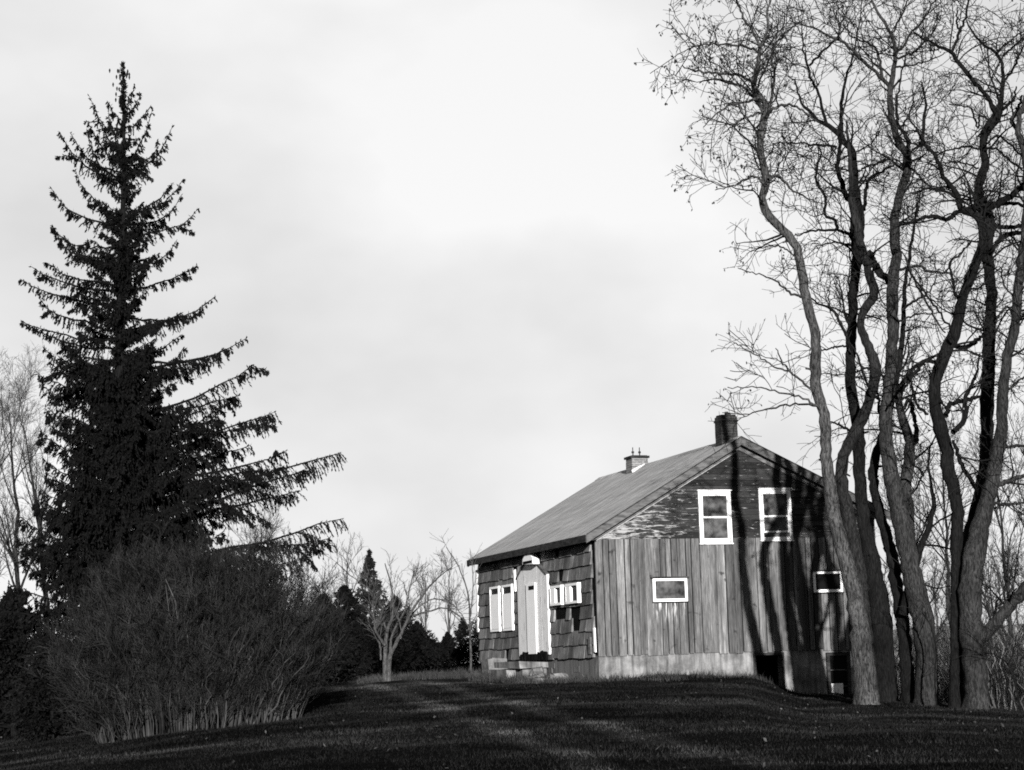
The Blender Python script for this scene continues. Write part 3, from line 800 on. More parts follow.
# 2: dark straight stem behind it
t2 = [(886, 702, 22), (884, 660, 21), (880, 610, 20), (871, 560, 17), (864, 520, 13), (859.5, 480, 12), (859, 445, 12), (856, 415, 11), (851, 390, 10.5), (850, 360, 10), (852, 325, 10),
      (854, 290, 10), (857, 255, 11), (857, 232, 14), (857, 210, 13), (856, 190, 9), (854, 168, 7.5), (852, 150, 8), (846, 143, 7), (838, 134, 6), (828, 126, 5), (818, 120, 4), (806, 108, 3), (800, 98, 2), (795, 80, 1.5)]
locust('locust_tree', 46.4, 'bark_dark_shaded', t2, [
    ([(842, 138, 5), (841, 120, 4), (842, 100, 3.6), (846, 80, 2.6), (852, 58, 2), (858, 30, 1.4), (862, -5, 1)], 1.0, .2),
    ([(854, 205, 7), (846, 196, 6), (840, 180, 5), (838, 165, 4.5), (840, 148, 4), (839, 135, 3)], -.8, 0),
    ([(828, 126, 3.6), (822, 108, 3.2), (817, 90, 3), (810, 77, 2.8), (808, 66, 2.4), (803, 48, 1.8), (802, 30, 1.2)], -1.2, .2),
    ([(810, 65, 2.6), (820, 54, 2.4), (833, 42, 2.2), (842, 32, 1.6), (852, 18, 1)], .8, .2),
    ([(838, 228, 3.4), (835, 220, 3.2), (825, 215, 3), (825, 196, 3), (816, 181, 2.8), (818, 165, 2.4), (822, 152, 1.6), (816, 142, 1)], -1.0, .2),
    ([(852, 235, 4), (842, 231, 3.4), (830, 230, 2.6), (812, 231, 2), (797, 236, 1.2)], -1.2, .2),
    ([(855, 246, 3), (845, 244, 2.4), (833, 243, 1.6), (815, 246, 1)], 1.2, 0),
    ([(836, 147, 3), (822, 145, 2.6), (808, 144, 2), (792, 143, 1.4), (772, 143, 1)], -1.4, 0),
    ([(852, 352, 2.5), (843, 330, 3), (834, 312, 2.6), (822, 305, 2.2), (810, 298, 1.6), (798, 296, 1)], -1.0, -.3),
    ([(859, 436, 3), (850, 430, 2.6), (840, 425, 2.2), (829, 421, 1.5)], -.8, -.2),
    ([(847, 346, 1.8), (838, 347, 2), (826, 349, 1.6), (812, 354, 1)], -.8, 0),
    ([(864, 210, 4), (866, 190, 3.6), (870, 178, 3), (884, 170, 2.4), (896, 164, 1.5)], 1.0, 0)],
    'dark straight locust stem just right of the leaning pale trunk', k2=2.8, crown_from=.5, pods=110)

# 3: stem rising from beside the first, bending left then right
t3 = [(872, 703, 15), (868, 665, 15), (864, 620, 14), (860, 580, 13.5), (853, 540, 13.5), (845, 503, 12.5), (841.5, 475, 12), (845, 452, 12), (855, 432, 12), (865, 412, 11), (871.5, 392, 10.5), (875.5, 372, 10.5),
      (871, 353, 10), (865, 340, 9), (861, 325, 8), (863, 311, 8.5), (872, 299, 9), (874, 291, 8.5), (870, 278, 8), (866, 262, 8), (861, 245, 9), (856, 222, 9), (852, 200, 7), (851, 178, 5), (849, 150, 3.5), (846, 120, 2)]
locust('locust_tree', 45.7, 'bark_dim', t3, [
    ([(867, 252, 9), (873, 262, 8.5), (880, 272, 8), (887, 279, 7.5), (893, 288, 6)], .0, .2),
    ([(851, 352, 2.2), (845, 332, 2.6), (836, 314, 2.2), (829, 306, 1.6), (830, 290, 1)], -.8, -.4),
    ([(872, 396, 2.4), (862, 370, 2.6), (856, 352, 2), (846, 338, 1.2)], -1.0, -.4),
    ([(855, 372, 2), (868, 368, 2), (878, 374, 1.4)], -.3, -.4)],
    'crooked locust stem bowing left then right behind the leaning pale trunk', k2=1.3, crown_from=.6)

# 4: the big grey stem in the middle with a second fork
t4 = [(928, 706, 24), (927, 680, 22), (925, 640, 22), (920, 605, 21), (911, 570, 19), (905, 540, 18.5), (899, 508, 18), (892, 480, 16), (887, 450, 14.5), (886, 420, 13.5), (889.5, 385, 12.5), (893, 340, 12),
      (892, 305, 12), (892.5, 282, 12), (896, 258, 10), (894.5, 235, 10), (895, 215, 9.5), (901, 192, 9), (907, 168, 9), (907.5, 156, 9), (900, 145, 7), (895, 132, 6.5), (891.5, 112, 6.5), (890, 92, 6),
      (894, 72, 4.5), (895, 54, 4), (893, 40, 3.6), (887, 26, 3.2), (880, 17, 3), (875, 6, 2.6), (868, -14, 2), (862, -40, 1.4)]
locust('locust_tree', 45.2, 'bark_mid', t4, [
    ([(910, 545, 11), (908, 515, 12.5), (906, 490, 12), (909, 465, 11.5), (910.5, 445, 11), (905, 425, 9.5), (899, 405, 8), (900, 388, 6), (907, 376, 5), (917, 366, 4), (927, 360, 3.4), (940, 354, 2.4)], .8, .3),
    ([(908, 155, 6), (908, 143, 4.5), (902, 131, 3.6), (897, 122, 3), (897, 100, 2.2), (901, 80, 1.5)], .8, 0),
    ([(891, 88, 4.5), (881, 80, 4), (877, 72, 3.6), (868, 66, 3.4), (856, 54, 3), (844, 43, 3), (833, 38, 2.6), (821, 31, 2.2), (806, 26, 1.7), (790, 20, 1)], -1.5, 0),
    ([(882, 80, 3.6), (880, 62, 3), (876, 50, 2.6), (866, 42, 2.2), (852, 37, 1.6), (842, 22, 1)], .9, 0),
    ([(896, 52, 3), (905, 44, 2.6), (913, 31, 2.4), (922, 21, 2.2), (934, 2, 1.6), (944, -18, 1)], 1.2, 0),
    ([(897, 58, 2.6), (914, 52, 2.4), (924, 42, 2), (933, 32, 1.4), (938, 18, 1)], -.8, 0),
    ([(893, 68, 2.2), (907, 66, 2), (925, 62, 1.6), (944, 54, 1)], -1.2, 0),
    ([(889, 38, 2.4), (897, 24, 2.2), (905, 8, 1.8), (914, -12, 1.2)], .6, 0),
    ([(912, 168, 2.4), (921, 178, 2.2), (932, 188, 1.8), (946, 198, 1.2)], .8, 0),
    ([(900, 270, 3), (906, 267, 3), (920, 266, 2.6), (927, 271, 2.8), (945, 272, 2), (952, 262, 1.6), (957, 255, 1)], -.6, -.2),
    ([(902, 310, 3), (912, 302, 2.6), (922, 297, 2.2), (932, 288, 1.6), (938, 272, 1)], -.8, -.2),
    ([(898, 322, 2), (912, 316, 1.8), (930, 313, 1.2)], .8, 0),
    ([(904, 255, 1.6), (912, 275, 2.2), (922, 295, 2.2), (935, 317, 2.2), (945, 333, 1.6)], -.6, -.3),
    ([(886, 160, 3), (876, 164, 2.4), (864, 168, 1.8), (850, 178, 1.2)], 1.2, .3),
    ([(903, 410, 3), (910, 400, 4), (914, 418, 4.5), (917, 436, 5), (911, 446, 5)], .1, .5)],
    'thick grey locust trunk at the middle of the clump with a fork at gable height', k2=2.6, crown_from=.55, pods=110)

# 5: thin dark stem in the shade between
t5 = [(909, 703, 15), (906, 660, 13), (902, 620, 13), (895, 575, 12), (888, 540, 11), (879, 510, 10), (873.5, 480, 9.5), (876, 455, 9), (884, 432, 8), (892, 400, 7), (899, 365, 6), (903, 330, 5), (905, 290, 4), (912, 240, 3), (918, 200, 2)]
locust('locust_tree', 45.8, 'bark_dark_shaded', t5, [
    ([(903, 615, 10), (908, 590, 9), (914, 570, 8), (920, 548, 7), (928, 530, 6), (934, 505, 4.5), (932, 485, 3), (928, 465, 2), (932, 440, 1.4)], -.8, -.3),
    ([(884, 432, 4), (880, 415, 3), (878, 395, 2.2), (872, 380, 1.4)], .8, 0),
    ([(924, 475, 3), (918, 468, 2.2), (910, 462, 1.4)], -.3, -1.2)],
    'slim black locust stem standing in shade behind the thick grey trunk', k2=1.5, crown_from=.45)

# 6: dark stem that leans right to meet the next one
t6 = [(955, 707, 13), (954.5, 680, 10), (954.5, 650, 8.5), (955, 610, 8.5), (956, 570, 9.5), (957, 540, 12), (957.5, 512, 12.5), (953.5, 490, 12.5), (949, 470, 13), (946, 450, 13.5), (940.5, 428, 13.5), (934.5, 405, 12), (935, 385, 12), (942, 362, 13), (952, 338, 13),
      (958, 318, 11), (963, 298, 10), (970, 276, 10), (978, 258, 9.5), (983, 243, 9), (982, 225, 9), (974, 214, 8), (962, 209, 7), (958, 196, 6), (951, 186, 5), (942, 174, 4.5), (938, 160, 4), (930, 149, 4), (923, 141, 4), (924, 120, 3.4), (926, 100, 2.2), (922, 82, 1.4)]
locust('locust_tree', 44.0, 'bark_dark_shaded', t6, [
    ([(953, 432, 6), (962, 424, 5.5), (966, 410, 5), (965, 398, 4.5), (972, 384, 3.5), (977, 370, 2.4), (980, 352, 1.4)], .9, .2),
    ([(946, 416, 5), (950, 405, 4.8), (960, 401, 4.6), (972, 399, 4), (982, 394, 3)], .8, .2),
    ([(950, 345, 5), (966, 347, 4.6), (975, 342, 4), (982, 336, 3)], .8, .2),
    ([(938, 362, 4), (926, 361, 4), (918, 369, 3.6), (909, 380, 3), (902, 391, 2.4)], -.8, .2),
    ([(928, 414, 2.4), (921, 409, 3), (915, 398, 2.6), (911, 380, 2), (914, 360, 1.2)], -.8, 0),
    ([(953, 440, 3), (958, 455, 4.4), (964, 470, 4.6), (972, 482, 4.4), (979, 492, 3)], .6, -.4),
    ([(955, 340, 3), (945, 320, 2.2), (930, 300, 2.2), (918, 283, 2), (908, 268, 1.4)], -.8, -.6),
    ([(964, 296, 3), (956, 295, 2.6), (953, 282, 2.4), (950, 262, 2.2), (958, 255, 2), (972, 241, 1.4)], -.4, -.2),
    ([(957, 212, 5), (950, 218, 4.6), (944, 219, 4.4), (930, 217, 4), (915, 221, 3), (900, 224, 2)], -1.2, 0),
    ([(923, 141, 3), (914, 150, 2.4), (906, 156, 1.6)], -.4, 0),
    ([(938, 165, 2), (944, 178, 1.6), (952, 196, 1.2)], .4, -.4),
    ([(923, 141, 2.6), (916, 128, 2.2), (909, 116, 1.6), (915, 100, 1)], -.8, 0)],
    'dark locust stem with a narrow black foot, kinked and leaning right at the top', k2=2.8, crown_from=.4, pods=60)

# 7: the main dark stem on the right
t7 = [(966, 706, 16), (965, 670, 15), (965, 630, 15), (966, 590, 15), (968, 550, 15), (975, 515, 14), (982, 490, 13.5), (986, 465, 13), (987, 430, 13.5), (987.5, 395, 13), (989, 350, 12.5), (991, 305, 11.5), (989, 268, 11), (986, 245, 12), (987, 228, 17), (985, 212, 15), (979, 196, 10),
      (980, 180, 9.5), (985, 165, 8.5), (983, 148, 8.5), (986, 132, 10), (994, 120, 11), (999, 110, 8), (1001, 98, 5), (1003, 80, 4), (1002, 65, 3.6), (997, 53, 3.2), (985, 45, 2.8), (973, 33, 2.2), (967, 20, 1.5)]
locust('locust_tree', 45.1, 'bark_dark_shaded', t7, [
    ([(995, 118, 5), (992, 103, 4.6), (980, 88, 4.4), (966, 73, 4.4), (955, 58, 4.2), (951, 52, 4), (937, 45, 3), (926, 40, 2.4), (914, 32, 1.6)], -.8, 0),
    ([(951, 53, 3.4), (956, 42, 3.2), (960, 30, 3), (966, 16, 2.6), (969, -2, 2), (974, -24, 1.4)], -.4, -.8),
    ([(960, 32, 2.2), (957, 22, 2), (958, 8, 1.4)], -.2, -.9),
    ([(1000, 92, 3), (1006, 80, 2.6), (1014, 66, 2.4), (1022, 50, 2), (1034, 30, 1.4)], .8, 0),
    ([(1002, 110, 3.4), (1009, 104, 3), (1014, 98, 2.4), (1016, 86, 1.4)], .4, 0),
    ([(1003, 56, 2.4), (1012, 48, 2.2), (1024, 38, 1.8), (1040, 30, 1.2)], .8, 0),
    ([(997, 53, 2.4), (1005, 45, 2), (1014, 38, 1.6), (1024, 30, 1.2)], -.8, 0),
    ([(986, 210, 5), (998, 203, 7), (1010, 196, 7), (1024, 186, 7), (1044, 172, 6)], -.8, -.6),
    ([(992, 252, 4), (998, 242, 5), (1006, 235, 5), (1016, 233, 5), (1026, 233, 4)], .3, -.3),
    ([(994, 226, 5), (1008, 227, 4.4), (1024, 225, 3.6)], .3, -.2),
    ([(972, 208, 5), (960, 211, 5), (985, 205, 4), (1008, 204, 4), (1030, 207, 3)], .3, -.7),
    ([(983, 145, 2.2), (998, 136, 2.4), (1010, 144, 2.2), (1020, 154, 2), (1034, 170, 1.6)], .8, -.3),
    ([(985, 148, 2.4), (998, 150, 2.2), (1012, 162, 2), (1026, 172, 1.6)], -.8, -.2),
    ([(979, 190, 2), (968, 195, 1.8), (955, 205, 1.2)], -.4, -.2),
    ([(980, 148, 2.4), (965, 147, 2.2), (948, 150, 1.6), (934, 156, 1)], -.8, -.2),
    ([(978, 168, 2), (966, 163, 1.8), (948, 163, 1.4), (930, 166, 1)], .8, -.2),
    ([(980, 115, 2.6), (978, 128, 2), (974, 118, 2.2), (970, 108, 1.8), (950, 105, 1.4)], -.6, .2)],
    'tall dark locust stem near the right edge, forking wide above the crossing limbs', k2=3.0, crown_from=.4, pods=60)

# 8: grey trunk with the low limb to the right
t8 = [(976, 707, 24), (975, 680, 23), (973, 645, 24), (970, 610, 23), (972, 575, 23), (976, 545, 22), (982, 518, 18), (988, 498, 15.5), (994, 470, 14), (999, 445, 13), (1001.5, 420, 11.5), (1003, 395, 11), (1007, 360, 10.5), (1014, 332, 10),
      (1017, 305, 9.5), (1020, 275, 9), (1024, 240, 9), (1028, 190, 8), (1024, 150, 7), (1018, 132, 6), (1021, 112, 5), (1030, 85, 4), (1038, 50, 3), (1044, 10, 2)]
locust('locust_tree', 43.8, 'bark_mid', t8, [
    ([(976, 645, 11), (984, 634, 13), (996, 622, 12.5), (1008, 608, 12), (1024, 590, 12), (1046, 566, 10), (1066, 540, 8)], -1.0, 0),
    ([(996, 486, 5), (1006, 482, 5), (1016, 478, 4.6), (1028, 475, 4), (1046, 468, 2.4)], -.6, 0),
    ([(992, 503, 3), (1003, 505, 3.4), (1012, 504, 3), (1026, 503, 2.4)], .6, 0),
    ([(1003, 447, 3), (1012, 446, 3.2), (1028, 446, 2.6)], .6, 0),
    ([(1006, 392, 2.4), (1013, 386, 2.6), (1020, 380, 2), (1030, 374, 1.4)], .5, 0),
    ([(1014, 320, 2.4), (1008, 306, 2.4), (1000, 314, 2), (995, 322, 1.4)], -.4, 0),
    ([(1016, 300, 2), (1006, 288, 2), (1002, 272, 1.6), (1008, 258, 1)], -.5, 0),
    ([(1018, 130, 4), (1012, 120, 4.4), (1018, 108, 3.4), (1022, 95, 2.2)], .4, 0)],
    'grey locust trunk with a thick low limb reaching off to the right', k2=2.8, crown_from=.4)

# ------------------------------------------------------------------ spruce
def sprays(P, R, n, size, spread=1.0, w=.42):
    """needle sprays: small leaf-shaped faces along the paths"""
    N, K, _ = P.shape
    idx = np.repeat(np.arange(N), n); m = len(idx); t = RNG.random(m)*(K-1); i = np.minimum(t.astype(int), K-2); f = (t-i)[:, None]
    a = P[idx, i]; b = P[idx, i+1]; c = a*(1-f)+b*f; tan = unit(b-a)
    d = unit(tan*1.0+RNG.normal(size=(m, 3))*.42*spread+np.array([0, 0, -.15]))*RNG.uniform(size[0], size[1], (m, 1))
    sd = unit(np.cross(d, RNG.normal(size=(m, 3))))*np.linalg.norm(d, axis=1, keepdims=True)*w*RNG.uniform(.35, .75, (m, 1))
    V = np.stack([c, c+d*.45+sd, c+d, c+d*.45-sd], 1)
    return V
def add_sprays(mb, V):
    j = np.arange(len(V))*4; mb.add(V.reshape(-1, 3), np.stack([j, j+1, j+2, j+3], 1), RNG.random(len(V)))

def spruce():
    Y = 47.0; T0 = at(121, 745, Y); T0[2] = h1(T0[0], T0[1]); TT = at(122, 66, Y)
    root = empty('spruce_tree', T0); inv = T0
    H = TT[2]-T0[2]
    TP = np.stack([np.linspace(T0[k], TT[k], 40) for k in range(3)], 1); TP[:, 0] += .05*np.sin(np.linspace(0, 9, 40))
    TR = np.linspace(.26, .012, 40)
    tb = MB(); tb.tubes(TP-inv, TR, 9, .5); tb.build('trunk', 'bark_dark_shaded', root, smooth=True)
    br = []
    def branch(sx, sy, tx, ty, dof, sag, hook):
        a = at(sx, sy, Y); b = at(tx, ty, Y+dof); K = 10; t = np.linspace(0, 1, K)[:, None]
        p = a*(1-t)+b*t; ln = np.linalg.norm(b-a)
        hk, sg = (.20, .06) if ty < 260 else ((.10, .02) if ty < 390 else (.0, -.02))
        p[:, 2] += (-sg*ln*np.sin(np.pi*t**.8)+hk*ln*(t**5-t))[:, 0]
        ph = RNG.uniform(0, 6.28); p[:, 2] += (.018*ln*np.sin(t*RNG.uniform(4, 8)+ph)*t*(1-t)*3)[:, 0]
        br.append((p, max(.012, .011*ln+.008)))
    # outlines seen against the sky: (start on the trunk, tip, depth, sag, hook)
    seen = [(124, 128, 150, 105, .2), (123, 118, 140, 92, -.2), (123, 112, 134, 84, .1), (121, 120, 108, 100, .1), (123, 165, 152, 110, .3), (124, 178, 173, 127, -.3), (124, 170, 160, 140, .6), (123, 150, 108, 108, .2),
            (121, 150, 90, 95, .3), (121, 165, 88, 120, -.4), (121, 180, 60, 132, .3), (121, 172, 70, 134, -.5), (121, 178, 86, 130, .8), (121, 215, 75, 171, .2),
            (121, 222, 51, 188, .4), (124, 215, 183, 180, .3), (124, 208, 172, 184, -.5), (124, 232, 197, 209, .4), (124, 222, 182, 196, .9), (121, 245, 52, 227, -.6), (121, 262, 50, 226, .5), (121, 250, 66, 236, .9),
            (124, 262, 176, 240, -.6), (124, 290, 195, 265, .5), (121, 290, 32, 268, .6), (121, 305, 21, 279, .3), (121, 285, 45, 262, -.8), (121, 340, 22, 321, -.6), (121, 330, 40, 300, .7), (121, 348, 36, 330, .2),
            (124, 330, 215, 297, -.6), (124, 318, 200, 310, .8), (124, 372, 245, 337, .7), (124, 360, 225, 350, -.9), (121, 395, 38, 372, .3), (121, 385, 50, 362, -.9), (121, 400, 42, 385, .7),
            (124, 415, 253, 365, -.6), (124, 432, 238, 397, .8), (124, 440, 225, 420, -1.0), (124, 470, 276, 412, .3), (124, 465, 262, 424, -.6), (124, 480, 250, 445, 1.0), (124, 505, 285, 453, -1.0), (124, 500, 270, 468, .9), (124, 530, 341, 452, .4), (124, 540, 320, 468, -.8), (124, 545, 300, 490, .9),
            (124, 585, 343, 519, .3), (124, 590, 330, 540, -.8), (124, 575, 290, 540, .8), (124, 600, 300, 560, -.5), (121, 570, 45, 520, .4), (121, 600, 22, 548, -.4), (121, 630, 8, 585, .4), (121, 640, -4, 610, -.3), (121, 590, 38, 570, .8), (121, 545, 58, 505, -.8), (121, 520, 62, 480, .6), (121, 500, 60, 455, -.4), (121, 470, 60, 430, .5), (121, 445, 58, 410, -.6)]
    for s_ in seen: branch(s_[0], s_[1], s_[2], s_[3], s_[4]*2, .05, .10)
    nseen = len(br)
    # the rest all round the stem
    for k in range(240):
        f = RNG.random()**.5; ysp = 110+f*550
        half = np.interp(ysp, [100, 150, 200, 300, 400, 500, 660], [8, 26, 44, 68, 100, 122, 145])*Y/FPX
        a = RNG.uniform(0, 2*math.pi); ln = half*(RNG.uniform(.35, .72) if ysp < 340 else RNG.uniform(.5, .95))
        p0 = at(122, ysp, Y); rise = np.interp(ysp, [100, 300, 660], [.8, .42, .2])
        t = np.linspace(0, 1, 10)[:, None]; d = np.array([math.cos(a), math.sin(a), 0])
        if d[0] < 0 and ysp > 380: ln *= .85
        p = p0+d*ln*t; p[:, 2] += (ln*rise*t-.05*ln*np.sin(np.pi*t**.8)+.12*ln*(t**5-t))[:, 0]
        br.append((p, max(.012, .011*ln+.008)))
    for k in range(230):                       # short inner boughs that close up the middle
        f = RNG.random()**.8; ysp = 95+f*520; a = RNG.uniform(0, 2*math.pi); ln = RNG.uniform(.3, .75)*np.interp(ysp, [90, 150, 300, 600], [.35, .8, 1.4, 2.6])
        t = np.linspace(0, 1, 10)[:, None]; p = at(122, ysp, Y)+np.array([math.cos(a), math.sin(a), .45])*ln*t
        br.append((p, .014))
    P = np.stack([b[0] for b in br]); R = np.stack([np.linspace(b[1], .006, 10) for b in br])
    P[:, 1:] += RNG.normal(0, .02, P[:, 1:].shape)
    ln = np.linalg.norm(np.diff(P, axis=1), axis=2).sum(1)
    # side boughs, so that each branch is a fan
    zz_ = P[:, 0, 2]-T0[2]; hi_ = zz_ > H*.52
    ns = np.where(hi_, np.where(ln > 1.2, 2, 0), np.where(ln > 2.2, 6, np.where(ln > 1.2, 3, 1))); SB, SR_ = grow(P, R, ns, (.18, .38), (28, 50), -.08, 10, .6, .005, .15, .05, .02, tpow=1.5, taperlen=.6)
    rl = np.repeat(ln, ns)[:, None, None]; SB = SB[:, :1]+(SB-SB[:, :1])*rl
    dz_ = SB[:, :, 2]-SB[:, :1, 2]; SB[:, :, 2] = SB[:, :1, 2]+np.where(dz_ > 0, dz_*.45, dz_*.6)
    SB[:, :, 2] -= (np.linspace(0, 1, 10)**2)[None]*rl[:, :, 0]*.03
    P = np.concatenate([P, SB]); R = np.concatenate([R, SR_])
    ln = np.linalg.norm(np.diff(P, axis=1), axis=2).sum(1)
    bm = MB(); bm.tubes(P-inv, R, 5, .3)
    # hanging branchlets
    n = (ln*np.where(P[:, 0, 2]-T0[2] > H*.52, 19, 23)+5).astype(int); idx = np.repeat(np.arange(len(P)), n); m = len(idx); t = RNG.random(m)**.85*9; i_ = np.minimum(t.astype(int), 8); f = (t-i_)[:, None]
    a = P[idx, i_]; b = P[idx, i_+1]; c = a*(1-f)+b*f; tan = unit(b-a)
    side = unit(np.cross(tan, np.array([0, 0, 1.0])))*np.where(RNG.random(m) < .5, -1, 1)[:, None]
    tt = t/9; blen = RNG.uniform(.35, 1.0, m)*np.interp(ln[idx], [.5, 2, 5], [.24, .58, 1.1])*np.where(c[:, 2]-T0[2] > H*.55, 1.05-.9*tt, 1.08-.72*tt)*np.where(c[:, 2]-T0[2] > H*.55, .8, 1)
    hang = RNG.random(m)[:, None]
    d0 = unit(tan*.55+side*RNG.uniform(.1, 1.0, (m, 1))*(1-hang*.7)+np.array([0, 0, -1.0])*(.15+hang*.9))
    K = 4; pts = [c]; dd = d0
    for k in range(K-1):
        dd = unit(dd+np.array([0, 0, -.32])+RNG.normal(size=(m, 3))*.1); pts.append(pts[-1]+dd*(blen/(K-1))[:, None])
    Q = np.stack(pts, 1); QR = np.tile(np.linspace(.007, .003, K), (m, 1))
    bm.tubes(Q-inv, QR, 3, .3)
    bm.build('branches', 'bark_dark_shaded', root)
    nd = MB()
    add_sprays(nd, sprays(Q-inv, QR, 22, (.04, .10), .65, .30))
    add_sprays(nd, sprays(P-inv, R, (ln*60+24).astype(int), (.05, .11), 1.2, .30))
    # leading shoot with its cones
    top = TP[36:]; add_sprays(nd, sprays(top[None]-inv, TR[None, 36:], 420, (.06, .16), 1.6, .3))
    nd.build('needles', 'needles', root)
    cb = MB(); pts = np.array([at(122+RNG.normal(0, 5), RNG.uniform(68, 100), Y+RNG.normal(0, .1)) for _ in range(34)])
    Pc = np.stack([pts, pts+[0, 0, -.05], pts+[0, 0, -.11]], 1); cb.tubes(Pc-inv, np.tile([.01, .026, .008], (34, 1)), 5)
    tag(cb.build('cones', 'pod', root), kind='stuff')
    tag(root, 'tall black spruce with drooping branchlets standing behind the big bare shrub', 'tree')
spruce()

# ------------------------------------------------------------------ the big bare shrub
def shrub(name, cx, cy, rx, ry, H, nst, mat, inner, label, seed, cat='shrub', group=None, n2=7, n3=6, n4=3, lowk=.35):
    z = h1(cx, cy); root = empty(name, (cx, cy, z)); N = nst
    a = RNG.uniform(0, 2*math.pi, N); rr = np.sqrt(RNG.random(N))
    bx = cx+np.cos(a)*rr*rx*.78; by = cy+np.sin(a)*rr*ry*.78; bz = hgt(bx, by)-.05
    lump = .93+.04*np.sin(3*a+1.3*seed)+.07*np.sin(7*a+rr*9)+.05*np.sin(13*a+rr*5)
    hh = lump*H*np.sqrt(np.clip(1-(rr*.96)**3.0, .02, 1))*RNG.uniform(.72, 1.0, N)+.25
    lean = rr*.28+RNG.uniform(-.06, .1, N)
    K = 8; P = np.zeros((N, K, 3))
    for k in range(K):
        t = k/(K-1); o = lean*(t*.6+.7*t*t)*H*.5
        P[:, k, 0] = bx+np.cos(a)*o*rx/ry**.5*.6+RNG.normal(0, .035, N)*k**.6*.8
        P[:, k, 1] = by+np.sin(a)*o*.6+RNG.normal(0, .035, N)*k**.6*.8
        P[:, k, 2] = bz+hh*t
    R = np.linspace(1, .3, K)[None]*(RNG.uniform(.005, .012, N)+.016*RNG.random(N)**5)[:, None]
    inv = np.array([cx, cy, z]); mb = MB(); mb.tubes(P-inv, R, 4, np.clip(RNG.normal(.6, .28, N), 0, 1))
    st = mb.build('stems', mat, root)
    mb = MB()
    A, AR = grow(P, R, n2, (.35, 1.0), (15, 45), .35, 5, .6, .004, .03, .14, .009); mb.tubes(A-inv, AR, 3)
    B, BR = grow(A, AR, n3, (.18, .5), (15, 50), .3, 4, .7, .003, .15, .16, .006); mb.tubes(B-inv, BR, 3)
    if n4:
        C, CR = grow(B, BR, n4, (.08, .25), (20, 60), .2, 3, .8, .0025, .15, .15, .004); mb.tubes(C-inv, CR, 3)
    mb.build('twigs', inner, root)
    tag(root, label, cat, group); return root
pL = at(185, 740, 37.6)
shrub('bare_shrub', pL[0]+.05, 38.6, 2.65, 1.9, 3.5, 680, 'shrub_stem', 'shrub_inner', 'wide dome of dense bare brown stems at the left edge of the lawn', 1, n2=8, n3=7, n4=3)

# ------------------------------------------------------------------ evergreens behind
def conifer(px, py_base, py_top, Y, halfw, mat, label, dens=1.0, name='conifer_tree', group='evergreens along the back of the yard', shape=1.0, gaps=.0):
    b = at(px, py_base, Y); b[2] = h1(b[0], b[1]); t = at(px, py_top, Y); H = t[2]-b[2]; hw_ = halfw*Y/FPX
    root = empty(name, b); K = 12
    TP = np.stack([np.linspace(0, 0, K), np.zeros(K), np.linspace(-.1, H, K)], 1); TR = np.linspace(H*.016+.02, .015, K)
    tb = MB(); tb.tubes(TP, TR, 6, .5); tb.build('trunk', 'bark_dark_shaded', root)
    nb = int(110*dens); f = RNG.random(nb); z = H*(.03+.95*f); a = RNG.uniform(0, 2*math.pi, nb)
    ln = hw_*np.clip((1-f)**shape*1.08+.015, .015, 1.1)*RNG.uniform(.7, 1.1, nb)
    tt = np.linspace(0, 1, 5)
    P = np.zeros((nb, 5, 3)); P[:, :, 0] = np.cos(a)[:, None]*ln[:, None]*tt; P[:, :, 1] = np.sin(a)[:, None]*ln[:, None]*tt
    P[:, :, 2] = z[:, None]+ln[:, None]*(.15*tt+.25*tt**3)
    R = np.linspace(.02, .006, 5)[None].repeat(nb, 0)
    Q, QR = grow(P, R, 9, (.25*hw_, .55*hw_), (25, 60), -.35, 3, .6, .004, .15, .12)
    rel = np.clip(np.repeat(ln, 9)/hw_, .05, 1)[:, None, None]; Q = Q[:, :1]+(Q-Q[:, :1])*rel
    mb = MB(); mb.tubes(P, R, 3, .3); sz = max(.06, hw_*.062)
    add_sprays(mb, sprays(Q, QR, 16, (sz*.6, sz*1.6), .9, .34)); add_sprays(mb, sprays(P, R, 42, (sz*.6, sz*1.5), 1.0, .34))
    top = TP[9:]; add_sprays(mb, sprays(top[None], TR[None, 9:], 30, (sz*.6, sz*1.3), 1.2, .4))
    mb.build('needles', mat, root)
    tag(root, label, 'tree', group); return root
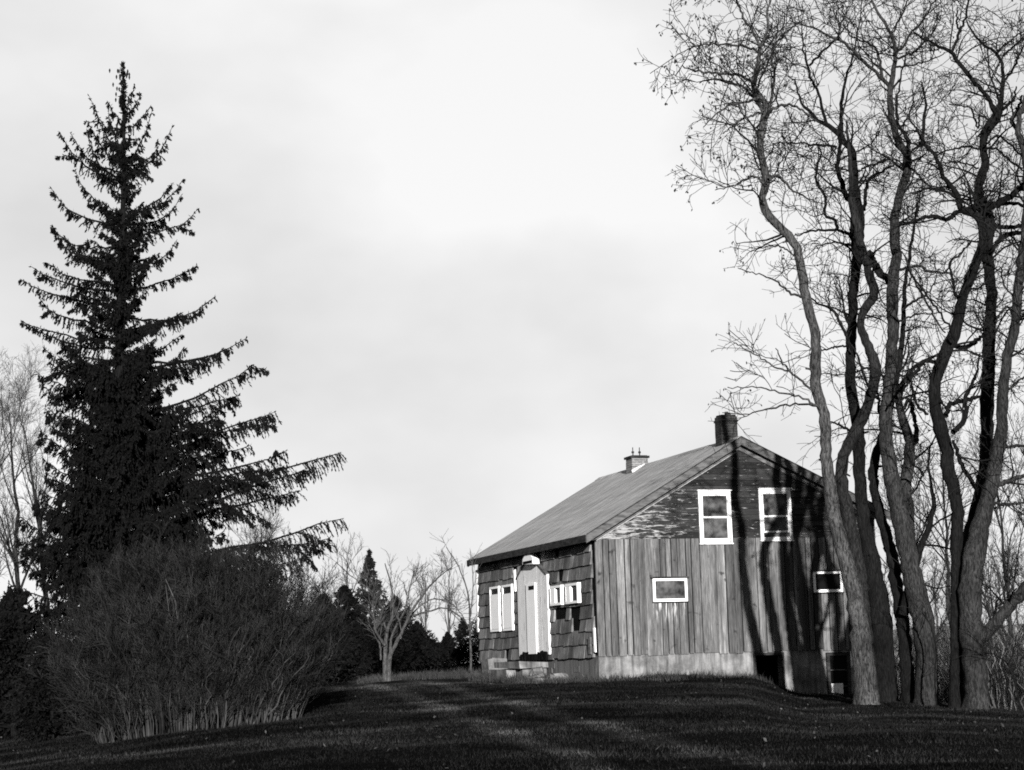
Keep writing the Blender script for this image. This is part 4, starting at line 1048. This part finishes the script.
CF = [(372, 692, 549, 78, 36, 'needles_pale', 'slender spire-topped conifer, tallest of the evergreens left of the farmhouse', 1.35, 1.15),
      (346, 697, 586, 72, 40, 'needles_far', 'broad dark evergreen just left of the spire-topped conifer', 1.6, .8),
      (325, 706, 594, 62, 40, 'needles_far', 'dark bushy evergreen touching the right side of the bare shrub', 1.7, .85),
      (397, 692, 596, 76, 36, 'needles_far', 'dark pointed evergreen behind the pale forked tree', 1.5, .9),
      (418, 688, 622, 82, 30, 'needles_far', 'low dark evergreen just right of the pale forked tree', 1.4, .9),
      (434, 686, 640, 90, 24, 'needles_far', 'lowest small conifer in the dip of the tree line', 1.3, .9),
      (449, 684, 632, 86, 20, 'needles_far', 'narrow small conifer midway between forked tree and farmhouse', 1.2, 1.0),
      (464, 682, 618, 84, 20, 'needles_far', 'narrow conifer behind the thin sapling', 1.2, 1.0),
      (484, 682, 608, 92, 26, 'needles_far', 'dark conifer half hidden by the far corner of the farmhouse', 1.3, .9),
      (358, 694, 620, 68, 34, 'needles_far', 'low dark evergreen in front of the spire-topped conifer', 1.5, .8),
      (384, 690, 628, 70, 32, 'needles_far', 'low dark evergreen directly behind the twin pale trunks', 1.5, .8),
      (408, 688, 646, 80, 30, 'needles_far', 'shaggy low evergreen at the foot of the tree line right of the twin trunks', 1.4, .7),
      (334, 700, 648, 64, 34, 'needles_far', 'shaggy low evergreen at the shaded end of the lawn', 1.5, .7),
      (14, 742, 588, 47, 56, 'needles_far', 'dark evergreen at the left edge below the spruce', 2.0, .7),
      (-28, 742, 570, 50, 62, 'needles_far', 'dark evergreen cut off by the left edge of the view', 1.8, .7),
      (52, 735, 632, 44, 46, 'needles_far', 'low dark evergreen between the left edge and the bare shrub', 1.8, .7),
      (300, 705, 615, 58, 46, 'needles_far', 'low dark evergreen behind the right half of the bare shrub', 1.6, .7)]
for px, yb_, yt_, Y_, hw_, mt, lb, dn, sh in CF: conifer(px, yb_, yt_, Y_, hw_, mt, lb, dn, shape=sh)

# ------------------------------------------------------------------ bare trees
def bare_tree(px, py, ytop, Y, mat, twig, label, r0, n1=9, n2=7, n3=6, spread=.4, name='bare_tree', group='bare trees in the background', seed=0, n4=0, lean=0, cat='tree', rt=.006):
    b = at(px, py, Y); b[2] = h1(b[0], b[1]); t = at(px, ytop, Y); H = t[2]-b[2]
    root = empty(name, b); K = 14
    TP = np.zeros((K, 3)); TP[:, 2] = np.linspace(-.1, H*.9, K); TP[:, 0] = np.cumsum(RNG.normal(0, H*.006, K))+lean*np.linspace(0, 1, K)*H; TP[:, 1] = np.cumsum(RNG.normal(0, H*.006, K))
    TR = np.linspace(r0, .02, K)
    tb = MB(); tb.tubes(TP, TR, 7, .5); 
    A, AR = grow(TP[None], TR[None], n1, (H*spread*.7, H*spread*1.15), (22, 50), .35, 9, .55, .012, .25, .09, .2, .04, taperlen=.5)
    tb.tubes(A, AR, 5); tb.build('trunk', mat, root, smooth=True)
    mb = MB(); B, BR = grow(A, AR, n2, (H*.07, H*.19), (25, 55), .3, 6, .55, rt, .15, .14, .03, .03); mb.tubes(B, BR, 3)
    C, CR = grow(B, BR, n3, (H*.025, H*.08), (25, 55), .25, 4, .6, rt*.8, .15, .15, .02); mb.tubes(C, CR, 3)
    if n4:
        D, DR = grow(C, CR, n4, (H*.012, H*.04), (25, 55), .2, 3, .7, rt*.7, .15, .15, .02); mb.tubes(D, DR, 3)
    mb.build('crown', twig, root); tag(root, label, cat, group); return root
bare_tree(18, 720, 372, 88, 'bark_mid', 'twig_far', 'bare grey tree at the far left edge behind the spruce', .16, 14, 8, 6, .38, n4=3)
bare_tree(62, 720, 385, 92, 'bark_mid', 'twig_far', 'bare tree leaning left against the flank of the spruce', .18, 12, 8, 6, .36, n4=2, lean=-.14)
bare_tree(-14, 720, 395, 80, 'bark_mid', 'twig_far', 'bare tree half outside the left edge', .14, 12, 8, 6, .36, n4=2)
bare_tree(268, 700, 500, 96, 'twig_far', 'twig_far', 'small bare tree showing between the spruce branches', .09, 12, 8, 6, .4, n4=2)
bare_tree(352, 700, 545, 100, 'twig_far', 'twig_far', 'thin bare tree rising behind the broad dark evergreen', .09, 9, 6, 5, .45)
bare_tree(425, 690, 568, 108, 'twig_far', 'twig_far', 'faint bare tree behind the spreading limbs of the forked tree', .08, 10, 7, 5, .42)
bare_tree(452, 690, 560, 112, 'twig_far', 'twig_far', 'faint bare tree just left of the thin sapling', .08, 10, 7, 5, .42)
bare_tree(925, 690, 455, 74, 'bark_mid', 'twig', 'bare tree seen through the gap right of the thick grey trunk', .12, 14, 8, 6, .42, n4=2)
bare_tree(1012, 700, 440, 68, 'bark_mid', 'twig', 'bare tree behind the low limb at the right edge', .12, 14, 8, 6, .42, n4=2)
bare_tree(958, 690, 420, 80, 'bark_mid', 'twig', 'bare tree behind the kinked dark locust stem', .13, 14, 8, 6, .42, n4=2)
bare_tree(1050, 700, 400, 76, 'bark_mid', 'twig', 'bare tree mostly outside the right edge', .13, 14, 8, 6, .42, n4=2)
bare_tree(992, 690, 520, 110, 'twig_far', 'twig_far', 'small pale bare tree far up the field slope', .09, 10, 7, 5, .42)

for k, (px, yt, Y_, lb) in enumerate([(893, 566, 138, 'tiny pale bare tree on the skyline between the shaded stems'), (938, 560, 146, 'tiny pale bare tree on the skyline right of the thick grey trunk'),
        (951, 575, 132, 'tiny pale bare tree low on the slope beside the narrow black foot'), (1003, 566, 140, 'tiny pale bare tree on the skyline above the low limb'),
        (1019, 556, 150, 'tiny pale bare tree on the skyline at the right edge'), (1034, 570, 136, 'tiny pale bare tree just outside the right edge'), (918, 572, 142, 'tiny pale bare tree hidden mostly by the thick grey trunk'), (1046, 560, 148, 'tiny pale bare tree farthest right outside the view')]):
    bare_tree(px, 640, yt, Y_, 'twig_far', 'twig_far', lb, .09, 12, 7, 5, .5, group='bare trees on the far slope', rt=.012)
# pale forked tree in the yard behind
def traced_tree(name, Y, mat, twig, stems, label, n2=4, n3=4, n4=3, group='bare trees in the background', cat='tree', L2=(.5, 1.3)):
    P0 = None; tb = MB(); LL = []
    for (pts, dy, foot) in stems:
        P, R = limb(pts, Y, dy, 24, foot, .5)
        if P0 is None: P0 = P[0].copy(); P0[2] = h1(P0[0], P0[1]); root = empty(name, P0)
        tb.tubes(P-P0, R, 7, .5); LL.append((P, R))
    tb.build('trunk', mat, root, smooth=True)
    LP = np.stack([p for p, r in LL]); LR = np.stack([r for p, r in LL]); mb = MB()
    A, AR = grow(LP, LR, n2, L2, (20, 50), .3, 6, .45, .006, .35, .12, .02, .03); mb.tubes(A-P0, AR, 3)
    B, BR = grow(A, AR, n3, (.25, .8), (20, 50), .25, 5, .6, .005, .15, .14, .01); mb.tubes(B-P0, BR, 3)
    if n4: C, CR = grow(B, BR, n4, (.12, .4), (20, 50), .2, 3, .7, .004, .15, .14, .008); mb.tubes(C-P0, CR, 3)
    mb.build('crown', twig, root); tag(root, label, cat, group); return root
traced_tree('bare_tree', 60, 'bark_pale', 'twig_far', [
    ([(385, 686, 5.5), (385, 665, 4.6), (385.5, 648, 4.2), (387, 632, 3.6), (392, 618, 2.8), (393, 604, 2.2), (391, 585, 1.6), (385, 563, 1)], .5, True),
    ([(389, 686, 5.5), (389, 665, 4.6), (390, 655, 4.4), (396, 643, 3.8), (403, 630, 3.2), (410, 614, 2.6), (419, 600, 2.2), (428, 588, 1.7), (440, 576, 1.3), (452, 567, .8)], -.8, True),
    ([(385, 645, 3.4), (379, 637, 2.6), (375, 630, 2.2), (374, 618, 1.6), (372, 600, 1)], -.5, False),
    ([(381, 660, 2), (380, 645, 1.8), (376, 632, 1.5)], .2, False),
    ([(390, 655, 3), (391, 640, 2.6), (396, 626, 2.2), (404, 612, 1.7), (408, 596, 1.3), (414, 570, .9)], .9, False),
    ([(410, 616, 2), (418, 614, 2), (430, 611, 1.7), (444, 608, 1.4), (456, 614, 1.1), (466, 622, .8)], -1.0, False),
    ([(387, 632, 2), (383, 620, 1.8), (381, 606, 1.4), (370, 590, 1.2), (350, 575, .9), (336, 562, .7)], .9, False),
    ([(404, 628, 1.8), (416, 610, 1.6), (430, 600, 1.3), (442, 600, 1), (455, 605, .7)], .8, False)],
    'pale forked tree with twin trunks in the yard left of the farmhouse', 7, 5, 3)
traced_tree('sapling', 63, 'bark_pale', 'twig_far', [
    ([(471.5, 676, 2.6), (470.5, 650, 2.2), (470, 625, 2), (469, 600, 1.7), (464, 580, 1.4), (456, 562, 1.1), (446, 547, .8)], .3, True),
    ([(470, 620, 1.4), (472, 600, 1.2), (473, 580, 1), (472, 562, .7)], .3, False),
    ([(470, 630, 1.2), (462, 615, 1), (452, 604, .8), (444, 598, .6)], -.4, False)],
    'thin pale sapling bending left beside the far corner of the farmhouse', 5, 4, 0, L2=(.3, .9))

# ------------------------------------------------------------------ brush on the right
for k, (px, py, Y_, rx, H, n_, lb) in enumerate([
    (905, 700, 62, 1.6, 3.6, 110, 'bare brush seen between the thick grey trunk and the black stem'),
    (945, 700, 60, 1.5, 4.4, 120, 'bare brush filling the gap left of the narrow black foot'),
    (990, 708, 56, 1.3, 3.4, 110, 'tangled bare brush under the low limb'),
    (1022, 712, 52, 1.4, 3.0, 120, 'tangled bare brush at the lower right edge'),
    (1050, 712, 58, 2.0, 3.2, 80, 'bare brush running out of view at the right edge'),
    (965, 700, 74, 2.6, 4.4, 130, 'far bare thicket behind the dark locust feet'),
    (1010, 700, 82, 3.0, 4.6, 140, 'far bare thicket on the slope at the right')]):
    p = at(px, py, Y_)
    shrub('bare_brush', p[0], p[1], rx, rx*.8, H, n_, 'brush', 'twig', lb, k, 'shrub', 'brush beyond the locust trees', 7, 5, 0)
# low suckers at the feet of the locusts
def sucker(stems, label, Y):
    return traced_tree('sapling', Y, 'bark_dark_shaded', 'twig', stems, label, 5, 4, 2, 'suckers at the feet of the locusts', 'sapling', (.2, .6))
sucker([([(988, 706, 3), (986, 690, 3), (983, 672, 3), (984, 655, 2.6), (979, 641, 2), (972, 628, 1.4), (971, 612, 1)], -.3, True), ([(986, 694, 1.8), (993, 685, 1.4), (1004, 678, 1)], .3, False)], 'crooked dark sucker climbing in front of the low limb crotch', 44.4)
sucker([([(1022, 716, 2), (1018, 695, 2), (1011, 672, 1.8), (1004, 660, 1.6), (995, 655, 1.2), (988, 652, .8)], .3, True), ([(1008, 665, 1.4), (1014, 650, 1.4), (1016, 636, 1)], .2, False)], 'thin sucker arching left at the lower right corner', 43.0)
sucker([([(936, 704, 1.6), (935, 680, 1.6), (936, 650, 1.4), (930, 625, 1.2), (922, 612, .8)], .2, True)], 'thin upright sucker against the thick grey trunk', 43.8)

# ------------------------------------------------------------------ light, sky
AZS, EL = 4.0, 9.0                         # sun behind the camera, a little to the right, low
ts = Vector((math.sin(rad(AZS))*math.cos(rad(EL)), -math.cos(rad(AZS))*math.cos(rad(EL)), math.sin(rad(EL))))
sd = bpy.data.lights.new('sun', 'SUN'); so = bpy.data.objects.new('sun', sd); COL.objects.link(so)
sd.energy = 5.0; sd.angle = rad(.7); sd.color = (1.0, 0.985, 0.97)
so.rotation_euler = (-ts).to_track_quat('-Z', 'Y').to_euler()
wd = bpy.data.worlds.new('World'); S.world = wd; wd.use_nodes = True; nt = wd.node_tree; nt.nodes.clear()
def wn(t): return nt.nodes.new(t)
out = wn('ShaderNodeOutputWorld'); bg = wn('ShaderNodeBackground'); sky = wn('ShaderNodeTexSky')
sky.sky_type = 'NISHITA'; sky.sun_disc = False; sky.sun_elevation = rad(EL); sky.sun_rotation = rad(180-AZS)
bw = wn('ShaderNodeRGBToBW'); nt.links.new(sky.outputs[0], bw.inputs[0])
tc = wn('ShaderNodeTexCoord'); mp = wn('ShaderNodeMapping'); mp.inputs['Scale'].default_value = (1, 1, 1.7)
nt.links.new(tc.outputs['Generated'], mp.inputs[0])
nz = wn('ShaderNodeTexNoise'); nz.inputs['Scale'].default_value = 3.3; nz.inputs['Detail'].default_value = 5; nz.inputs['Roughness'].default_value = .5
nt.links.new(mp.outputs[0], nz.inputs['Vector'])
rp = wn('ShaderNodeValToRGB'); rp.color_ramp.elements[0].position = .33; rp.color_ramp.elements[1].position = .62
CL0, CL1 = 4.6, 6.0
rp.color_ramp.elements[0].color = g4(.69); rp.color_ramp.elements[1].color = g4(1.0)
nt.links.new(nz.outputs['Fac'], rp.inputs[0])
# added dimming of the unseen sky overhead and behind, to deepen shadows
sx = wn('ShaderNodeSeparateXYZ'); nt.links.new(tc.outputs['Generated'], sx.inputs[0])
mr = wn('ShaderNodeMapRange'); mr.inputs[1].default_value = .2; mr.inputs[2].default_value = .9; mr.inputs[3].default_value = .2; mr.inputs[4].default_value = 1.0
nt.links.new(sx.outputs[1], mr.inputs[0])
ml = wn('ShaderNodeMath'); ml.operation = 'MULTIPLY'; nt.links.new(rp.outputs[0], ml.inputs[0]); nt.links.new(mr.outputs[0], ml.inputs[1])
ml2 = wn('ShaderNodeMath'); ml2.operation = 'MULTIPLY'; nt.links.new(ml.outputs[0], ml2.inputs[0]); ml2.inputs[1].default_value = 5.25
mx = wn('ShaderNodeMix'); mx.data_type = 'FLOAT'; mx.inputs[0].default_value = .88
nt.links.new(bw.outputs[0], mx.inputs[2]); nt.links.new(ml2.outputs[0], mx.inputs[3])
nt.links.new(mx.outputs[0], bg.inputs[0]); bg.inputs[1].default_value = .1
nt.links.new(bg.outputs[0], out.inputs[0])

vs = S.view_settings
S.display_settings.display_device = 'sRGB'
vs.view_transform = 'Standard'; vs.look = 'None'; vs.exposure = .9; vs.gamma = 1; vs.use_curve_mapping = False
S.render.engine = 'CYCLES'
S.cycles.max_bounces = 4; S.cycles.diffuse_bounces = 2; S.cycles.glossy_bounces = 2; S.cycles.transparent_max_bounces = 4
S.cycles.use_denoising = False
S.cycles.filter_width = 1.8
